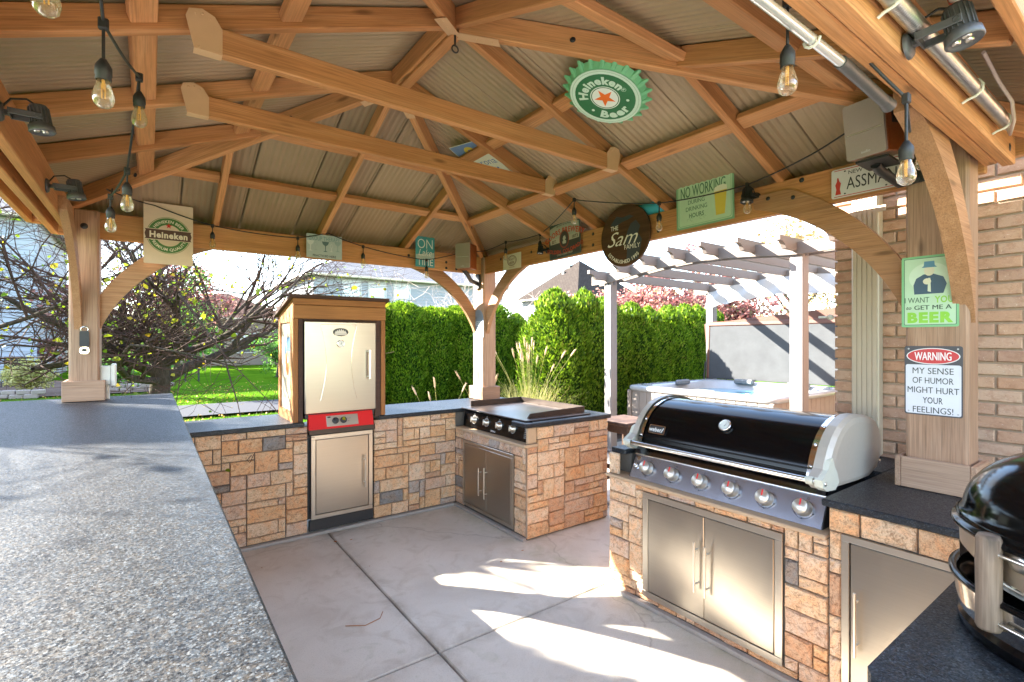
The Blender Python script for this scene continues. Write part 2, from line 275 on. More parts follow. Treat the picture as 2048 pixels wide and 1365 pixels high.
# ------------------------------------------------------------------ mesh tools
class MB:
    def __init__(s): s.v = []; s.f = []; s.sm = []
    def add(s, vs, fs, smooth=False):
        o = len(s.v); s.v += [tuple(p) for p in vs]; s.f += [tuple(i+o for i in q) for q in fs]; s.sm += [smooth]*len(fs); return s
    def box(s, a, b, ch=0):
        x0, y0, z0 = a; x1, y1, z1 = b
        if ch <= 0:
            return s.add([(x0, y0, z0), (x1, y0, z0), (x1, y1, z0), (x0, y1, z0), (x0, y0, z1), (x1, y0, z1), (x1, y1, z1), (x0, y1, z1)],
                         [(0, 3, 2, 1), (4, 5, 6, 7), (0, 1, 5, 4), (1, 2, 6, 5), (2, 3, 7, 6), (3, 0, 4, 7)])
        # chamfered box : 24 verts
        vs = []; idx = {}
        for ix, X in ((0, (x0, x0+ch)), (1, (x1, x1-ch))):
            for iy, Y in ((0, (y0, y0+ch)), (1, (y1, y1-ch))):
                for iz, Z in ((0, (z0, z0+ch)), (1, (z1, z1-ch))):
                    for ax in range(3):
                        idx[(ix, iy, iz, ax)] = len(vs)
                        vs.append((X[0] if ax == 0 else X[1], Y[0] if ax == 1 else Y[1], Z[0] if ax == 2 else Z[1]))
        fs = []
        def q(l, flip): fs.append(tuple(l[::-1]) if flip else tuple(l))
        for i in (0, 1):
            q([idx[(i, 0, 0, 0)], idx[(i, 1, 0, 0)], idx[(i, 1, 1, 0)], idx[(i, 0, 1, 0)]], i == 0)
            q([idx[(0, i, 0, 1)], idx[(1, i, 0, 1)], idx[(1, i, 1, 1)], idx[(0, i, 1, 1)]], i == 1)
            q([idx[(0, 0, i, 2)], idx[(1, 0, i, 2)], idx[(1, 1, i, 2)], idx[(0, 1, i, 2)]], i == 0)
            for j in (0, 1):
                q([idx[(0, i, j, 1)], idx[(1, i, j, 1)], idx[(1, i, j, 2)], idx[(0, i, j, 2)]], i != j)
                q([idx[(i, 0, j, 0)], idx[(i, 1, j, 0)], idx[(i, 1, j, 2)], idx[(i, 0, j, 2)]], i == j)
                q([idx[(i, j, 0, 0)], idx[(i, j, 1, 0)], idx[(i, j, 1, 1)], idx[(i, j, 0, 1)]], i != j)
        for i in (0, 1):
            for j in (0, 1):
                for k in (0, 1): q([idx[(i, j, k, 0)], idx[(i, j, k, 1)], idx[(i, j, k, 2)]], (i+j+k) % 2 == 1)
        return s.add(vs, fs)
    def tube(s, pts, r, n=8, cap=True, smooth=True):
        pts = [V(p) for p in pts]; rs = r if isinstance(r, (list, tuple)) else [r]*len(pts)
        d = (pts[1]-pts[0]).normalized(); up = V((0, 0, 1)) if abs(d.z) < .9 else V((1, 0, 0)); a = d.cross(up).normalized()
        vs = []
        for i, p in enumerate(pts):
            t = (pts[min(i+1, len(pts)-1)]-pts[max(i-1, 0)]).normalized()
            a = (a-t*a.dot(t)).normalized(); b = t.cross(a)
            for k in range(n):
                w_ = 2*math.pi*k/n; vs.append(p+(a*math.cos(w_)+b*math.sin(w_))*rs[i])
        fs = [(i*n+k, i*n+(k+1) % n, (i+1)*n+(k+1) % n, (i+1)*n+k) for i in range(len(pts)-1) for k in range(n)]
        s.add(vs, fs, smooth)
        if cap: s.add(vs[:n], [tuple(range(n))[::-1]]); s.add(vs[-n:], [tuple(range(n))])
        return s
    def lathe(s, prof, c=(0, 0, 0), ax='z', n=20, smooth=True):
        vs = []
        for r, h in prof:
            for k in range(n):
                w_ = 2*math.pi*k/n; x, y = r*math.cos(w_), r*math.sin(w_)
                p = (x, y, h) if ax == 'z' else ((h, x, y) if ax == 'x' else (y, h, x)); vs.append((p[0]+c[0], p[1]+c[1], p[2]+c[2]))
        fs = [(i*n+k, i*n+(k+1) % n, (i+1)*n+(k+1) % n, (i+1)*n+k) for i in range(len(prof)-1) for k in range(n)]
        return s.add(vs, fs, smooth)
    def prism(s, poly, z0, z1, T=None, smooth=False):
        n = len(poly); T = T or (lambda x, y, z: (x, y, z))
        vs = [T(x, y, z0) for x, y in poly]+[T(x, y, z1) for x, y in poly]
        return s.add(vs, [tuple(range(n))[::-1], tuple(range(n, 2*n))]+[(i, (i+1) % n, n+(i+1) % n, n+i) for i in range(n)], smooth)
    def mesh(s, name, mat):
        me = bpy.data.meshes.new(name); me.from_pydata(s.v, [], s.f); me.polygons.foreach_set('use_smooth', s.sm)
        if mat: me.materials.append(mat)
        me.update(); return me
WM = {}
def link(o, parent, M):
    COL.objects.link(o); WM[o.name] = M.copy()
    if parent is not None: o.parent = parent; o.matrix_basis = WM[parent.name].inverted() @ M
    else: o.matrix_basis = M
    return o
def obj(name, mb, mat, parent=None, M=None):
    M = M if M is not None else Matrix.Identity(4)
    me = mb if isinstance(mb, bpy.types.Mesh) else mb.mesh(name, mat)
    return link(bpy.data.objects.new(name, me), parent, M)
def tag(o, label=None, cat=None, group=None, kind=None):
    for k, v in (('label', label), ('category', cat), ('group', group), ('kind', kind)):
        if v: o[k] = v
    return o
def thing(name, label, cat, loc=(0, 0, 0), group=None, M=None):
    o = bpy.data.objects.new(name, None); o.empty_display_size = .1
    link(o, None, M if M is not None else Matrix.Translation(loc)); return tag(o, label, cat, group)
def kids(o): return [c for c in bpy.data.objects if c.parent == o]
def dup(o, M, label=None, parent=None):
    """copy a thing, its parts and their sub-parts to world matrix M"""
    CH = {}
    for c in bpy.data.objects:
        if c.parent: CH.setdefault(c.parent.name, []).append(c)
    def rec(src, par, MM):
        c = src.copy(); COL.objects.link(c); WM[c.name] = MM.copy()
        if par is not None: c.parent = par; c.matrix_basis = WM[par.name].inverted() @ MM
        else: c.matrix_basis = MM
        for k in CH.get(src.name, []): rec(k, c, MM @ WM[src.name].inverted() @ WM[k.name])
        return c
    r = rec(o, parent, M)
    if label: r['label'] = label
    return r
def fr(o, x, y, z=None):
    """matrix from origin and axes"""
    x = V(x).normalized(); y = V(y).normalized(); z = x.cross(y).normalized() if z is None else V(z).normalized()
    m = Matrix((x, y, z)).transposed().to_4x4(); m.translation = V(o); return m
def beam(name, p0, p1, w_, h, parent, mat=CEDAR, up=(0, 0, 1), ch=.004, label=None):
    p0, p1 = V(p0), V(p1); d = (p1-p0); l = d.length; d.normalize(); up = V(up); yv = up.cross(d)
    if yv.length < 1e-4: yv = V((0, 1, 0))
    yv.normalize(); zv = d.cross(yv)
    M = fr((p0+p1)/2, d, yv, zv)
    o = obj(name, MB().box((-l/2, -w_/2, -h/2), (l/2, w_/2, h/2), ch), mat, parent, M)
    if label: o['label'] = label
    return o

# ------------------------------------------------------------------ stone veneer
_sm = {}
def stone_mesh(w_, h, d, var, mat, nm, jit=.004, rough=.0065):
    k = (round(w_, 3), round(h, 3), round(d, 3), var, nm)
    if k in _sm: return _sm[k]
    r_ = random.Random(hash(k[:4]) & 0xffff); b = min(.006, w_*.12, h*.12)
    nx = max(2, min(3, int(w_/.07)+1)); nz = 2
    def j(a): return (r_.random()-.5)*2*a
    m = MB(); vs = []; g = {}
    for i in range(nx+3):
        for q in range(nz+3):
            ex = i in (0, nx+2); ez = q in (0, nz+2)
            x = -w_/2+(0 if i == 0 else w_ if i == nx+2 else b+(w_-2*b)*(i-1)/nx); z = -h/2+(0 if q == 0 else h if q == nz+2 else b+(h-2*b)*(q-1)/nz)
            y = d-b*.9+j(.001) if (ex or ez) else d+j(rough)
            if not (ex or ez): x += j(jit); z += j(jit)
            g[i, q] = len(vs); vs.append((x, z, y))
    fs = [(g[i, q], g[i+1, q], g[i+1, q+1], g[i, q+1]) for i in range(nx+2) for q in range(nz+2)]
    per = [g[i, 0] for i in range(nx+3)]+[g[nx+2, q] for q in range(1, nz+3)]+[g[i, nz+2] for i in range(nx+1, -1, -1)]+[g[0, q] for q in range(nz+1, 0, -1)]
    o = len(vs)
    for p in per: vs.append((vs[p][0], vs[p][1], -.004))
    n = len(per); fs += [(o+i, o+(i+1) % n, per[(i+1) % n], per[i]) for i in range(n)]
    m.add(vs, fs); _sm[k] = m.mesh(nm, mat); return _sm[k]
def ashlar(parent, org, u, n, W, H, holes=(), cell=.056, d=.018, gap=.007, seed=1, zoff=0):
    """stones on the rectangle org + u*[0,W] x z*[0,H], normal n, leaving the holes out"""
    r_ = random.Random(seed); u = V(u); n = V(n); org = V(org)
    def lines(L_, cuts):
        cs = sorted(set([0, L_]+[c for c in cuts if 0 < c < L_])); out = [0]
        for a, b in zip(cs, cs[1:]):
            k = max(1, round((b-a)/cell)); out += [a+(b-a)*(i+1)/k for i in range(k)]
        return out
    U = lines(W, [c for h in holes for c in h[:2]]); Z = lines(H, [c for h in holes for c in h[2:]])
    occ = [[any(h[0]-1e-6 <= (U[i]+U[i+1])/2 <= h[1] and h[2] <= (Z[j]+Z[j+1])/2 <= h[3] for h in holes) for j in range(len(Z)-1)] for i in range(len(U)-1)]
    M0 = Matrix((u, V((0, 0, 1)), n)).transposed().to_4x4()
    for j in range(len(Z)-1):
        for i in range(len(U)-1):
            if occ[i][j]: continue
            hh = r_.choice((1, 1, 1, 2, 2, 2, 2, 2, 3)); ww = r_.choice((2, 3)) if hh == 3 else r_.choice((1, 2, 3, 3, 4, 5)) if hh == 2 else r_.choice((2, 3, 4, 4, 5))
            a = 0
            while a < ww and i+a < len(U)-1 and not occ[i+a][j]: a += 1
            ww = a; b = 0
            while b < hh and j+b < len(Z)-1 and all(not occ[i+c][j+b] for c in range(ww)): b += 1
            hh = b
            for c in range(ww):
                for e in range(hh): occ[i+c][j+e] = True
            sw = U[i+ww]-U[i]-gap; sh = Z[j+hh]-Z[j]-gap
            me = stone_mesh(sw, sh, d+r_.choice((0, .002, .004)), r_.randrange(3), STONE, 'stone')
            c = org+u*((U[i]+U[i+ww])/2)+V((0, 0, (Z[j]+Z[j+hh])/2+zoff)); M = M0.copy(); M.translation = c
            obj('stone', me, None, parent, M)

# ================================================================== ground
def plane(name, x0, y0, x1, y1, z, mat, kind='structure'):
    o = obj(name, MB().add([(x0, y0, z), (x1, y0, z), (x1, y1, z), (x0, y1, z)], [(0, 1, 2, 3)]), mat); return tag(o, kind=kind)
plane('lawn', -250, -60, 250, 350, -.09, LAWN)
# asphalt walk crossing the lawn, slightly domed sheet
plane('asphalt_path', -60, 12.45, 60, 14.65, -.03, ASPH)
patio = bpy.data.objects.new('patio', None); link(patio, None, Matrix.Identity(4)); tag(patio, kind='structure')
obj('bedding', MB().box((-3, -3, -.08), (3.5, 4.9, -.045)), MORTAR, patio)
for i, (a, b) in enumerate(((-3, -.9), (-.9, 1.166), (1.174, 3.46))):
    for j, (c, d) in enumerate(((-3, -.6), (-.59, 2.216), (2.226, 4.86))):
        obj('slab', MB().box((a+.0, c, -.05), (b-.004, d, 0), .006), CONC, patio)
pav = bpy.data.objects.new('paved_walk', None); link(pav, None, Matrix.Identity(4)); tag(pav, kind='structure')
me = MB().box((-.147, -.097, -.05), (.147, .097, -.012), .006).mesh('paving_stone', PAVER)
me2 = MB().box((-.097, -.097, -.05), (.097, .097, -.012), .006).mesh('paving_stone', PAVER)
y = 1.6
k = 0
while y < 5.4:
    x = 3.62+(k % 2)*.1
    q = 0
    while x < 6.6 and not (x > 5.55 and False):
        if not (x < 3.75 and y < 1.5): obj('paving_stone', me if q % 3 else me2, None, pav, Matrix.Translation((x, y, .004*rnd.random()-.004)))
        x += .3 if q % 3 else .25; q += 1
    y += .2; k += 1
obj('joint_sand', MB().box((3.47, 1.4, -.08), (6.8, 5.5, -.03)), MORTAR, pav)
plane('mulch_bed', 1.0, 4.95, 10.5, 6.9, -.035, MULCH); plane('hedge_mulch', 3.0, 9.6, 14, 11.4, -.04, MULCH)

# ================================================================== gazebo
gz = thing('gazebo', 'cedar stained hip roof gazebo with a ribbed brown metal roof over the outdoor kitchen', 'gazebo')
XC, YN, YF, ZB, SL = 1.24, 2.2, 2.9, 3.12, .38
def post(x0, x1, y0, y1, zb):
    p = obj('post', MB().box((-(2.47-zb)/2, -(y1-y0)/2, -(x1-x0)/2), ((2.47-zb)/2, (y1-y0)/2, (x1-x0)/2), .012), POSTW, gz, fr(((x0+x1)/2, (y0+y1)/2, (2.47+zb)/2), (0, 0, 1), (0, 1, 0)))
    b = .032; o = MB(); t = .022
    cx, cy = (x0+x1)/2, (y0+y1)/2; hx, hy = (x1-x0)/2+b, (y1-y0)/2+b
    P = fr((cx, cy, zb), (1, 0, 0), (0, 1, 0))
    for nm, q in (('front', (-hx, -hy, hx, -hy+t)), ('back', (-hx, hy-t, hx, hy)), ('l', (-hx, -hy+t+.001, -hx+t, hy-t-.001)), ('r', (hx-t, -hy+t+.001, hx, hy-t-.001))):
        if nm in ('front', 'back'): beamo = obj('base_board', MB().box((-(q[2]-q[0])/2, -t/2, -.07), ((q[2]-q[0])/2, t/2, .07), .003), POSTW, p, P @ Matrix.Translation(((q[0]+q[2])/2, (q[1]+q[3])/2, .071)))
        else: obj('base_board', MB().box((-(q[3]-q[1])/2, -t/2, -.07), ((q[3]-q[1])/2, t/2, .07), .003), POSTW, p, P @ Matrix.Translation(((q[0]+q[2])/2, (q[1]+q[3])/2, .071)) @ Matrix.Rotation(R(90), 4, 'Z'))
    return p
pL = post(-.45, -.285, 4.553, 4.773, 1.132); pC = post(2.93, 3.095, 4.553, 4.773, .912); pR = post(2.87, 3.03, .58, .806, .872); pN = post(-.45, -.285, .58, .806, 1.132)
def bolt(p, n, parent, r=.013):
    n = V(n); u = V((0, 0, 1)) if abs(n.z) < .9 else V((1, 0, 0)); a = u.cross(n).normalized()
    m = MB().lathe([(0, .003), (r*.55, .003), (r*.6, .0015), (r, .0015), (r*1.08, .0006)], n=14)
    return obj('bolt', m, BLACKP, parent, fr(p, a, n.cross(a), n))
bolt((-.367, 4.552, 2.35), (0, -1, 0), pL, .02); bolt((3.02, 4.552, 2.33), (0, -1, 0), pC, .016)
zb0, bh = 2.28, .185
def bm(p0, p1, w_=.04, h=bh, **k): return beam('beam', p0, p1, w_, h, gz, **k)
zc = zb0+bh/2
bk = bm((-.40, 4.62, zc), (2.95, 4.62, zc)); bm((-.53, 4.71, zc+.02), (3.09, 4.71, zc+.02))
rt = bm((2.97, .60, zc+.01), (2.97, 4.60, zc)); bm((3.06, .56, zc+.03), (3.06, 4.66, zc+.02))
lf = bm((-.44, .56, zc), (-.44, 4.55, zc)); bm((-.53, .52, zc+.01), (-.53, 4.65, zc+.01))
nr = bm((-.5, .535, 2.325+bh/2), (3.0, .535, 2.325+bh/2), .044); nr2 = bm((-.56, .488, 2.325+bh/2), (3.06, .488, 2.325+bh/2), .044, .19)
for x in (2.2, 2.08): bolt((x, 4.599, 2.40), (0, -1, 0), bk)
for x in (2.5, 2.62): bolt((x, 4.599, 2.31 if x > 2.55 else 2.37), (0, -1, 0), bk)
bolt((2.5, 4.599, 2.31), (0, -1, 0), bk)
for y_, z_ in ((3.74, 2.40), (2.92, 2.43), (2.92, 2.34), (2.27, 2.44), (2.27, 2.34), (1.30, 2.45), (4.25, 2.4)): bolt((2.949, y_, z_), (-1, 0, 0), rt)
for x, z_ in ((2.42, 2.475), (2.52, 2.475), (2.94, 2.48), (2.94, 2.37)): bolt((x, .465, z_), (0, -1, 0), nr2, .016)
BRW = wood('brace_cedar_stain', [(.2, (.38, .20, .095)), (.5, (.53, .30, .165)), (.75, (.60, .37, .22))])
def brace(org, hd, thick=.04, wd=.135, reach=.76, z0=1.63, zt=2.30):
    hd = V(hd); n = hd.cross(V((0, 0, 1)))
    lo = []; up = []
    H = zt-z0
    for i in range(15):
        t = i/14; a = t*math.pi/2
        x = reach*(1-math.cos(a)*1.0); x = reach*(.42*t+.58*(1-math.cos(a))); z_ = z0+H*(.42*t+.58*math.sin(a))
        lo.append((x, z_))
        x2 = (reach-.20)*(.62*t+.38*(1-math.cos(a))); z2 = (z0+.25)+(zt+.075-z0-.25)*(.62*t+.38*math.sin(a)); up.append((x2, z2))
    poly = [(0, z0)]+lo[1:]+[(reach+.005, zt+.075)]+up[::-1][:-1]+[(0, z0+.25)]
    m = MB().prism([(x, z_) for x, z_ in poly], -thick/2, thick/2)
    b = obj('brace', m, BRW, gz, fr(org, hd, (0, 0, 1), hd.cross(V((0, 0, 1)))))
    return b
BR = [brace((-.285, 4.625, 0), (1, 0, 0)), brace((2.93, 4.735, 0), (-1, 0, 0)), brace((2.985, 4.553, 0), (0, -1, 0)), brace((2.955, .806, 0), (0, 1, 0), zt=2.34), brace((-.40, 4.553, 0), (0, -1, 0)), brace((-.40, .806, 0), (0, 1, 0)),
      brace((2.90, .60, 0), (-1, 0, 0), zt=2.36, thick=.07), brace((-.285, .60, 0), (1, 0, 0), zt=2.36, thick=.07)]
for p, n, b_ in (((2.944, 1.33, 2.365), (-1, 0, 0), 3), ((2.944, 1.45, 2.375), (-1, 0, 0), 3)): pass
for b_, pts in ((3, ((2.934, 1.34, 2.36), (2.934, 1.48, 2.385))), (2, ((2.964, 3.86, 2.32), ))):
    for p in pts: bolt(p, (-1, 0, 0), BR[b_], .011)
for b_, pts in ((0, ((.33, 4.604, 2.345), (.40, 4.604, 2.345))),):
    for p in pts: bolt(p, (0, -1, 0), BR[b_], .012)
def zr(t): return ZB-SL*t+.048
TE = 1.9
def rafter(name, a, b, h=.09, w_=.042): return beam(name, a, b, w_, h, gz)
def hp(sx, sy, t, dz=0): return V((XC+sx*t, (YF if sy > 0 else YN)+sy*t, zr(t)+dz))
for sx in (-1, 1):
    for sy in (-1, 1): 
        hr = beam('hip_rafter', hp(sx, sy, .03, -.012), hp(sx, sy, TE-.02, -.012), .045, .115, gz)
        if sx*sy > -2:
            n = V((-sy, sx, 0)).normalized()*(-1 if sy > 0 else 1)*(1 if sx > 0 else 1)
            for t in (.42, 1.28) if sy < 0 else (.5, 1.3):
                c = hp(sx, sy, t, -.012); d = n if (n.dot(V((0, 0, 1.55))-c) > 0) else -n
                bolt(c+d*.0228, d, hr, .013)
beam('ridge_board', (XC, YN-.01, 3.15), (XC, YF+.01, 3.15), .045, .14, gz); 
for dx in (-.036, .036): beam('ridge_board', (XC+dx, YN, 3.145), (XC+dx, YF, 3.145), .022, .11, gz)
SIDE = {'R': (1, [1.42, YN, YF, 3.46]), 'L': (-1, [1.42, YN, YF, 3.55])}
for s_, (sx, ys) in SIDE.items():
    for y_ in ys:
        t0 = .035 if YN-.01 <= y_ <= YF+.01 else (y_-YF if y_ > YF else YN-y_)+.02
        rafter('rafter', (XC+sx*t0, y_, zr(t0)), (XC+sx*TE, y_, zr(TE)))
XS = {'F': (1, YF, [.43, XC, 2.06]), 'N': (-1, YN, [.46, XC, 2.0])}
for s_, (sy, yb, xs) in XS.items():
    for x_ in xs:
        t0 = abs(x_-XC)+.03
        rafter('rafter', (x_, yb+sy*t0, zr(t0)), (x_, yb+sy*TE, zr(TE)))
def purlin(a, b, n): return beam('purlin', a, b, .085, .038, gz, up=n)
for s_, (sx, ys) in SIDE.items():
    for t in ((.67, 1.245) if sx > 0 else (.775, 1.26)):
        cuts = [YN-t]+[y for y in ys if YN-t+.05 < y < YF+t-.05]+[YF+t]
        for a, b in zip(cuts, cuts[1:]):
            z_ = zr(t)-.004; purlin((XC+sx*t, a+.024, z_), (XC+sx*t, b-.024, z_), V((sx*SL, 0, 1)))
for s_, (sy, yb, xs) in XS.items():
    for t in ((.66, 1.19) if sy > 0 else (.785, 1.285)):
        cuts = [XC-t]+[x for x in xs if XC-t+.05 < x < XC+t-.05]+[XC+t]
        for a, b in zip(cuts, cuts[1:]):
            z_ = zr(t)-.004; purlin((a+.024, yb+sy*t, z_), (b-.024, yb+sy*t, z_), V((0, sy*SL, 1)))
# collar ties and their painted gusset plates
for y_, x0, x1, zt_ in ((2.155, .135, 2.36, 2.615), (2.855, .15, 2.45, 2.645)):
    tie = beam('collar_tie', (x0, y_, zt_+.05), (x1, y_, zt_+.05), .04, .10, gz)
    for xx, sx in ((x0+.0, 1), (x1, -1)):
        g = MB().prism([(-.005, -.0585), (.085, -.0585), (.085, .035), (.06, .075), (.02, .09), (-.02, .078), (-.03, .05)], 0, .003)
        g.box((-.005, -.0585, -.044), (.085, -.0555, -.0005))
        for q in ((0, .065), (.022, .072), (.045, .062), (.01, -.0515), (.075, -.0515)): g.lathe([(0, .006), (.004, .005), (.005, .003)], (q[0], q[1], 0), n=8)
        obj('gusset_plate', g, TANMET, tie, fr((xx, y_-.0215, zt_+.055), (sx, 0, 0), (0, 0, 1), (0, -1, 0)) if sx > 0 else fr((xx, y_-.0215, zt_+.055), (-1, 0, 0), (0, 0, 1), (0, -1, 0)))
# ridge end brackets and hooks
for yy, sy in ((YN, -1), (YF, 1)):
    g = MB()
    for a in (45, 135): 
        d = V((math.cos(R(a)), math.sin(R(a))*sy, 0)); d.z = -SL*.707*1.0
        d.normalize(); q = V((-d.y, d.x, 0)).normalized()*.03
        p = V((XC, yy, zr(0)-.078)); e = p+d*.24
        up_ = V((0, 0, -.003)); g.add([p-q, p+q, e+q, e-q, p-q+up_, p+q+up_, e+q+up_, e-q+up_], [(0, 1, 2, 3), (7, 6, 5, 4), (0, 4, 5, 1), (1, 5, 6, 2), (2, 6, 7, 3), (3, 7, 4, 0)])
        for t in (.12, .2): g.lathe([(.006, 0), (.004, -.004), (0, -.005)], tuple(p+d*t+up_), n=8)
    gp = obj('ridge_bracket', g, TANMET, gz)
    h = MB(); c = (XC, yy+sy*.01, zr(0)-.085)
    h.tube([c, (c[0], c[1], c[2]-.05)], .006, 8)
    h.tube([(c[0]+.018*math.sin(a*math.pi/6), c[1], c[2]-.068+.018*math.cos(a*math.pi/6)) for a in range(13)], .004, 6, False)
    obj('hook', h, BLACKP, gp)
# fascia
for a, b in (((XC-TE, YN-TE), (XC+TE, YN-TE)), ((XC+TE, YN-TE), (XC+TE, YF+TE)), ((XC+TE, YF+TE), (XC-TE, YF+TE)), ((XC-TE, YF+TE), (XC-TE, YN-TE))):
    d = (V((*b, 0))-V((*a, 0))).normalized(); n = V((d.y, -d.x, 0))
    beam('fascia_board', V((*a, 2.445))+n*.02-d*.02, V((*b, 2.445))+n*.02+d*.02, .036, .13, gz)
# soffit rail just inside the near fascia
# ribbed metal roof: one object per sheet
def sheet(side, u0, u1):
    """u runs along the eave, t down the slope"""
    m = MB(); vs = []; n = max(2, int((u1-u0)/.0075)); 
    prof = []
    for i in range(n+1):
        u = u0+(u1-u0)*i/n; f = (u-u0)/(u1-u0); h = .0022*max(-.6, min(.6, math.sin(2*math.pi*(u-u0)/.040)))/.6
        if f < .03: h = .022
        elif f > .975: h = -.005
        prof.append((u, h))
    sx = {'R': 1, 'L': -1}.get(side); lo = YN if sx else XC; hi = YF if sx else XC
    rows = 2; T1 = TE+.03
    for u, h in prof:
        t0 = max(0, lo-u, u-hi)
        for t in (t0, max(t0, T1)):
            z_ = ZB+.102-SL*t+h+.002
            vs.append((XC+sx*t, u, z_) if sx else (u, (YF+t) if side == 'F' else (YN-t), z_))
    fs = [(2*i, 2*i+1, 2*i+3, 2*i+2) if side in 'RF' and side == 'R' or side == 'N' else (2*i, 2*i+2, 2*i+3, 2*i+1) for i in range(n)]
    m.add(vs, fs, False); obj('roof_sheet', m, ROOFM, gz)
W_ = .43
for side in 'RLFN':
    a, b = (YN-TE, YF+TE) if side in 'RL' else (XC-TE, XC+TE)
    k = max(1, round((b-a)/W_)); 
    for i in range(k): sheet(side, a+(b-a)*i/k, a+(b-a)*(i+1)/k)

m = MB(); T1 = TE+.035
for sx in (-1, 1): m.add([(XC, YN, ZB+.14), (XC, YF, ZB+.14), (XC+sx*T1, YF+T1, ZB+.14-SL*T1), (XC+sx*T1, YN-T1, ZB+.14-SL*T1)], [(0, 1, 2, 3)])
for sy, yb in ((-1, YN), (1, YF)): m.add([(XC, yb, ZB+.14), (XC-T1, yb+sy*T1, ZB+.14-SL*T1), (XC+T1, yb+sy*T1, ZB+.14-SL*T1)], [(0, 1, 2)])
obj('leak_cover', m, plain('leak_cover_brown', (.09, .055, .035), .6), gz)  # extra sheet over the ribs, added to block light leaking through the seams

# ================================================================== house wall on the right
hs = thing('brick_house', 'house with pinkish brown brick wall behind the right gazebo post', 'house', (3.5, 0, 0))
WX, WY1 = 3.5, 1.335
obj('wall_core', MB().box((WX+.008, -2.5, -.08), (WX+6, WY1-.008, 2.6)), BMORT, hs)
bl, bhh, jn = .198, .0565, .0115
bmesh_ = {}
def brick_mesh(l, var):
    k = (round(l, 3), var)
    if k not in bmesh_:
        r_ = random.Random(var+int(l*1000)); m = MB(); h = bhh; b = .0035
        vs = []
        for x, z_, d in ((-l/2, -h/2, 0), (l/2, -h/2, 0), (l/2, h/2, 0), (-l/2, h/2, 0)): vs.append((x, z_, -.006))
        xs = [-l/2+b, 0, l/2-b]; ring = [(-l/2, -h/2), (l/2, -h/2), (l/2, h/2), (-l/2, h/2)]
        for x, z_ in ring: vs.append((x+(r_.random()-.5)*.003, z_+(r_.random()-.5)*.003, .005))
        inn = [(-l/2+b, -h/2+b), (0, -h/2+b), (l/2-b, -h/2+b), (l/2-b, h/2-b), (0, h/2-b), (-l/2+b, h/2-b)]
        for x, z_ in inn: vs.append((x+(r_.random()-.5)*.002, z_+(r_.random()-.5)*.0025, .0085+r_.random()*.005))
        fs = [(0, 1, 5, 4), (1, 2, 6, 5), (2, 3, 7, 6), (3, 0, 4, 7), (4, 5, 10, 9, 8), (5, 6, 11, 10), (6, 7, 13, 12, 11), (7, 4, 8, 13), (8, 9, 12, 13), (9, 10, 11, 12)]
        m.add(vs, fs); bmesh_[k] = m.mesh('brick', BRICK)
    return bmesh_[k]
MB0 = Matrix((V((0, -1, 0)), V((0, 0, 1)), V((-1, 0, 0)))).transposed().to_4x4()
ylow = .14
bw = obj('brick_wall', MB().box((WX+.004, -2.5, .5), (WX+.0075, WY1-.004, 2.6)), BMORT, hs)
for c in range(0, 26):
    z_ = .90+c*(bhh+jn)
    if z_ > 2.55: break
    y_ = WY1; first = (bl if c % 2 else .0975)
    l = first
    while y_ > ylow:
        M = MB0.copy(); M.translation = (WX, y_-l/2, z_+bhh/2); obj('brick', brick_mesh(l, rnd.randrange(4)), None, bw, M)
        y_ -= l+jn; l = bl
# remaining courses as one relief part
m = MB()
for c in range(-13, 25):
    z_ = .90+c*(bhh+jn); y_ = WY1 if c < 0 else ylow-.03; l = (bl if c % 2 else .0975)
    if c >= 0: l = bl
    while y_ > -2.3:
        m.box((WX-.009, y_-l, z_), (WX+.006, y_, z_+bhh)); y_ -= l+jn; l = bl
    # return face of the corner
    x_ = WX-.006
    while x_ < WX+5.5:
        l = .2; m.box((x_+.0, WY1-.001, z_), (x_+l, WY1+.007, z_+bhh)); x_ += l+jn
tag(obj('brick_courses', m, BRICK, hs), kind='stuff')
obj('frieze_board', MB().box((WX-.03, -2.5, 2.61), (WX+.0, WY1+.02, 2.70), .004), GUTT, hs)
obj('soffit', MB().box((WX-.42, -2.5, 2.72), (WX+.3, WY1+.3, 2.74)), GUTT, hs)
g = MB().box((WX-.47, -2.5, 2.74), (WX-.42, WY1+.3, 2.83), .01); obj('gutter', g, GUTT, hs)
m = MB(); n_ = 26
for i in range(n_):
    x = WX-.45+i*.11; z_ = 2.84+i*.11*.62; m.add([(x, -2.5, z_+.008), (x+.115, -2.5, z_+.068), (x+.115, WY1+.35, z_+.068), (x, WY1+.35, z_+.008), (x, -2.5, z_), (x, WY1+.35, z_)], [(0, 1, 2, 3), (4, 0, 3, 5)])
rf = obj('roof', m, None, hs); 
for q in rf.data.polygons: pass
uv = rf.data.uv_layers.new(name='UVMap')
for lp in rf.data.loops: c = rf.data.vertices[lp.vertex_index].co; uv.data[lp.index].uv = (c.y, c.x*1.18)
rf.data.materials.append(SHGR)
m = MB().prism([(WX-.0, 2.7), (WX+4, 2.7), (WX+4, 5.0), (WX+.0, 2.9)], 0, .02, lambda x, y, z: (x, WY1-z-.02, y)); obj('gable_siding', m, SIDTAN, hs)
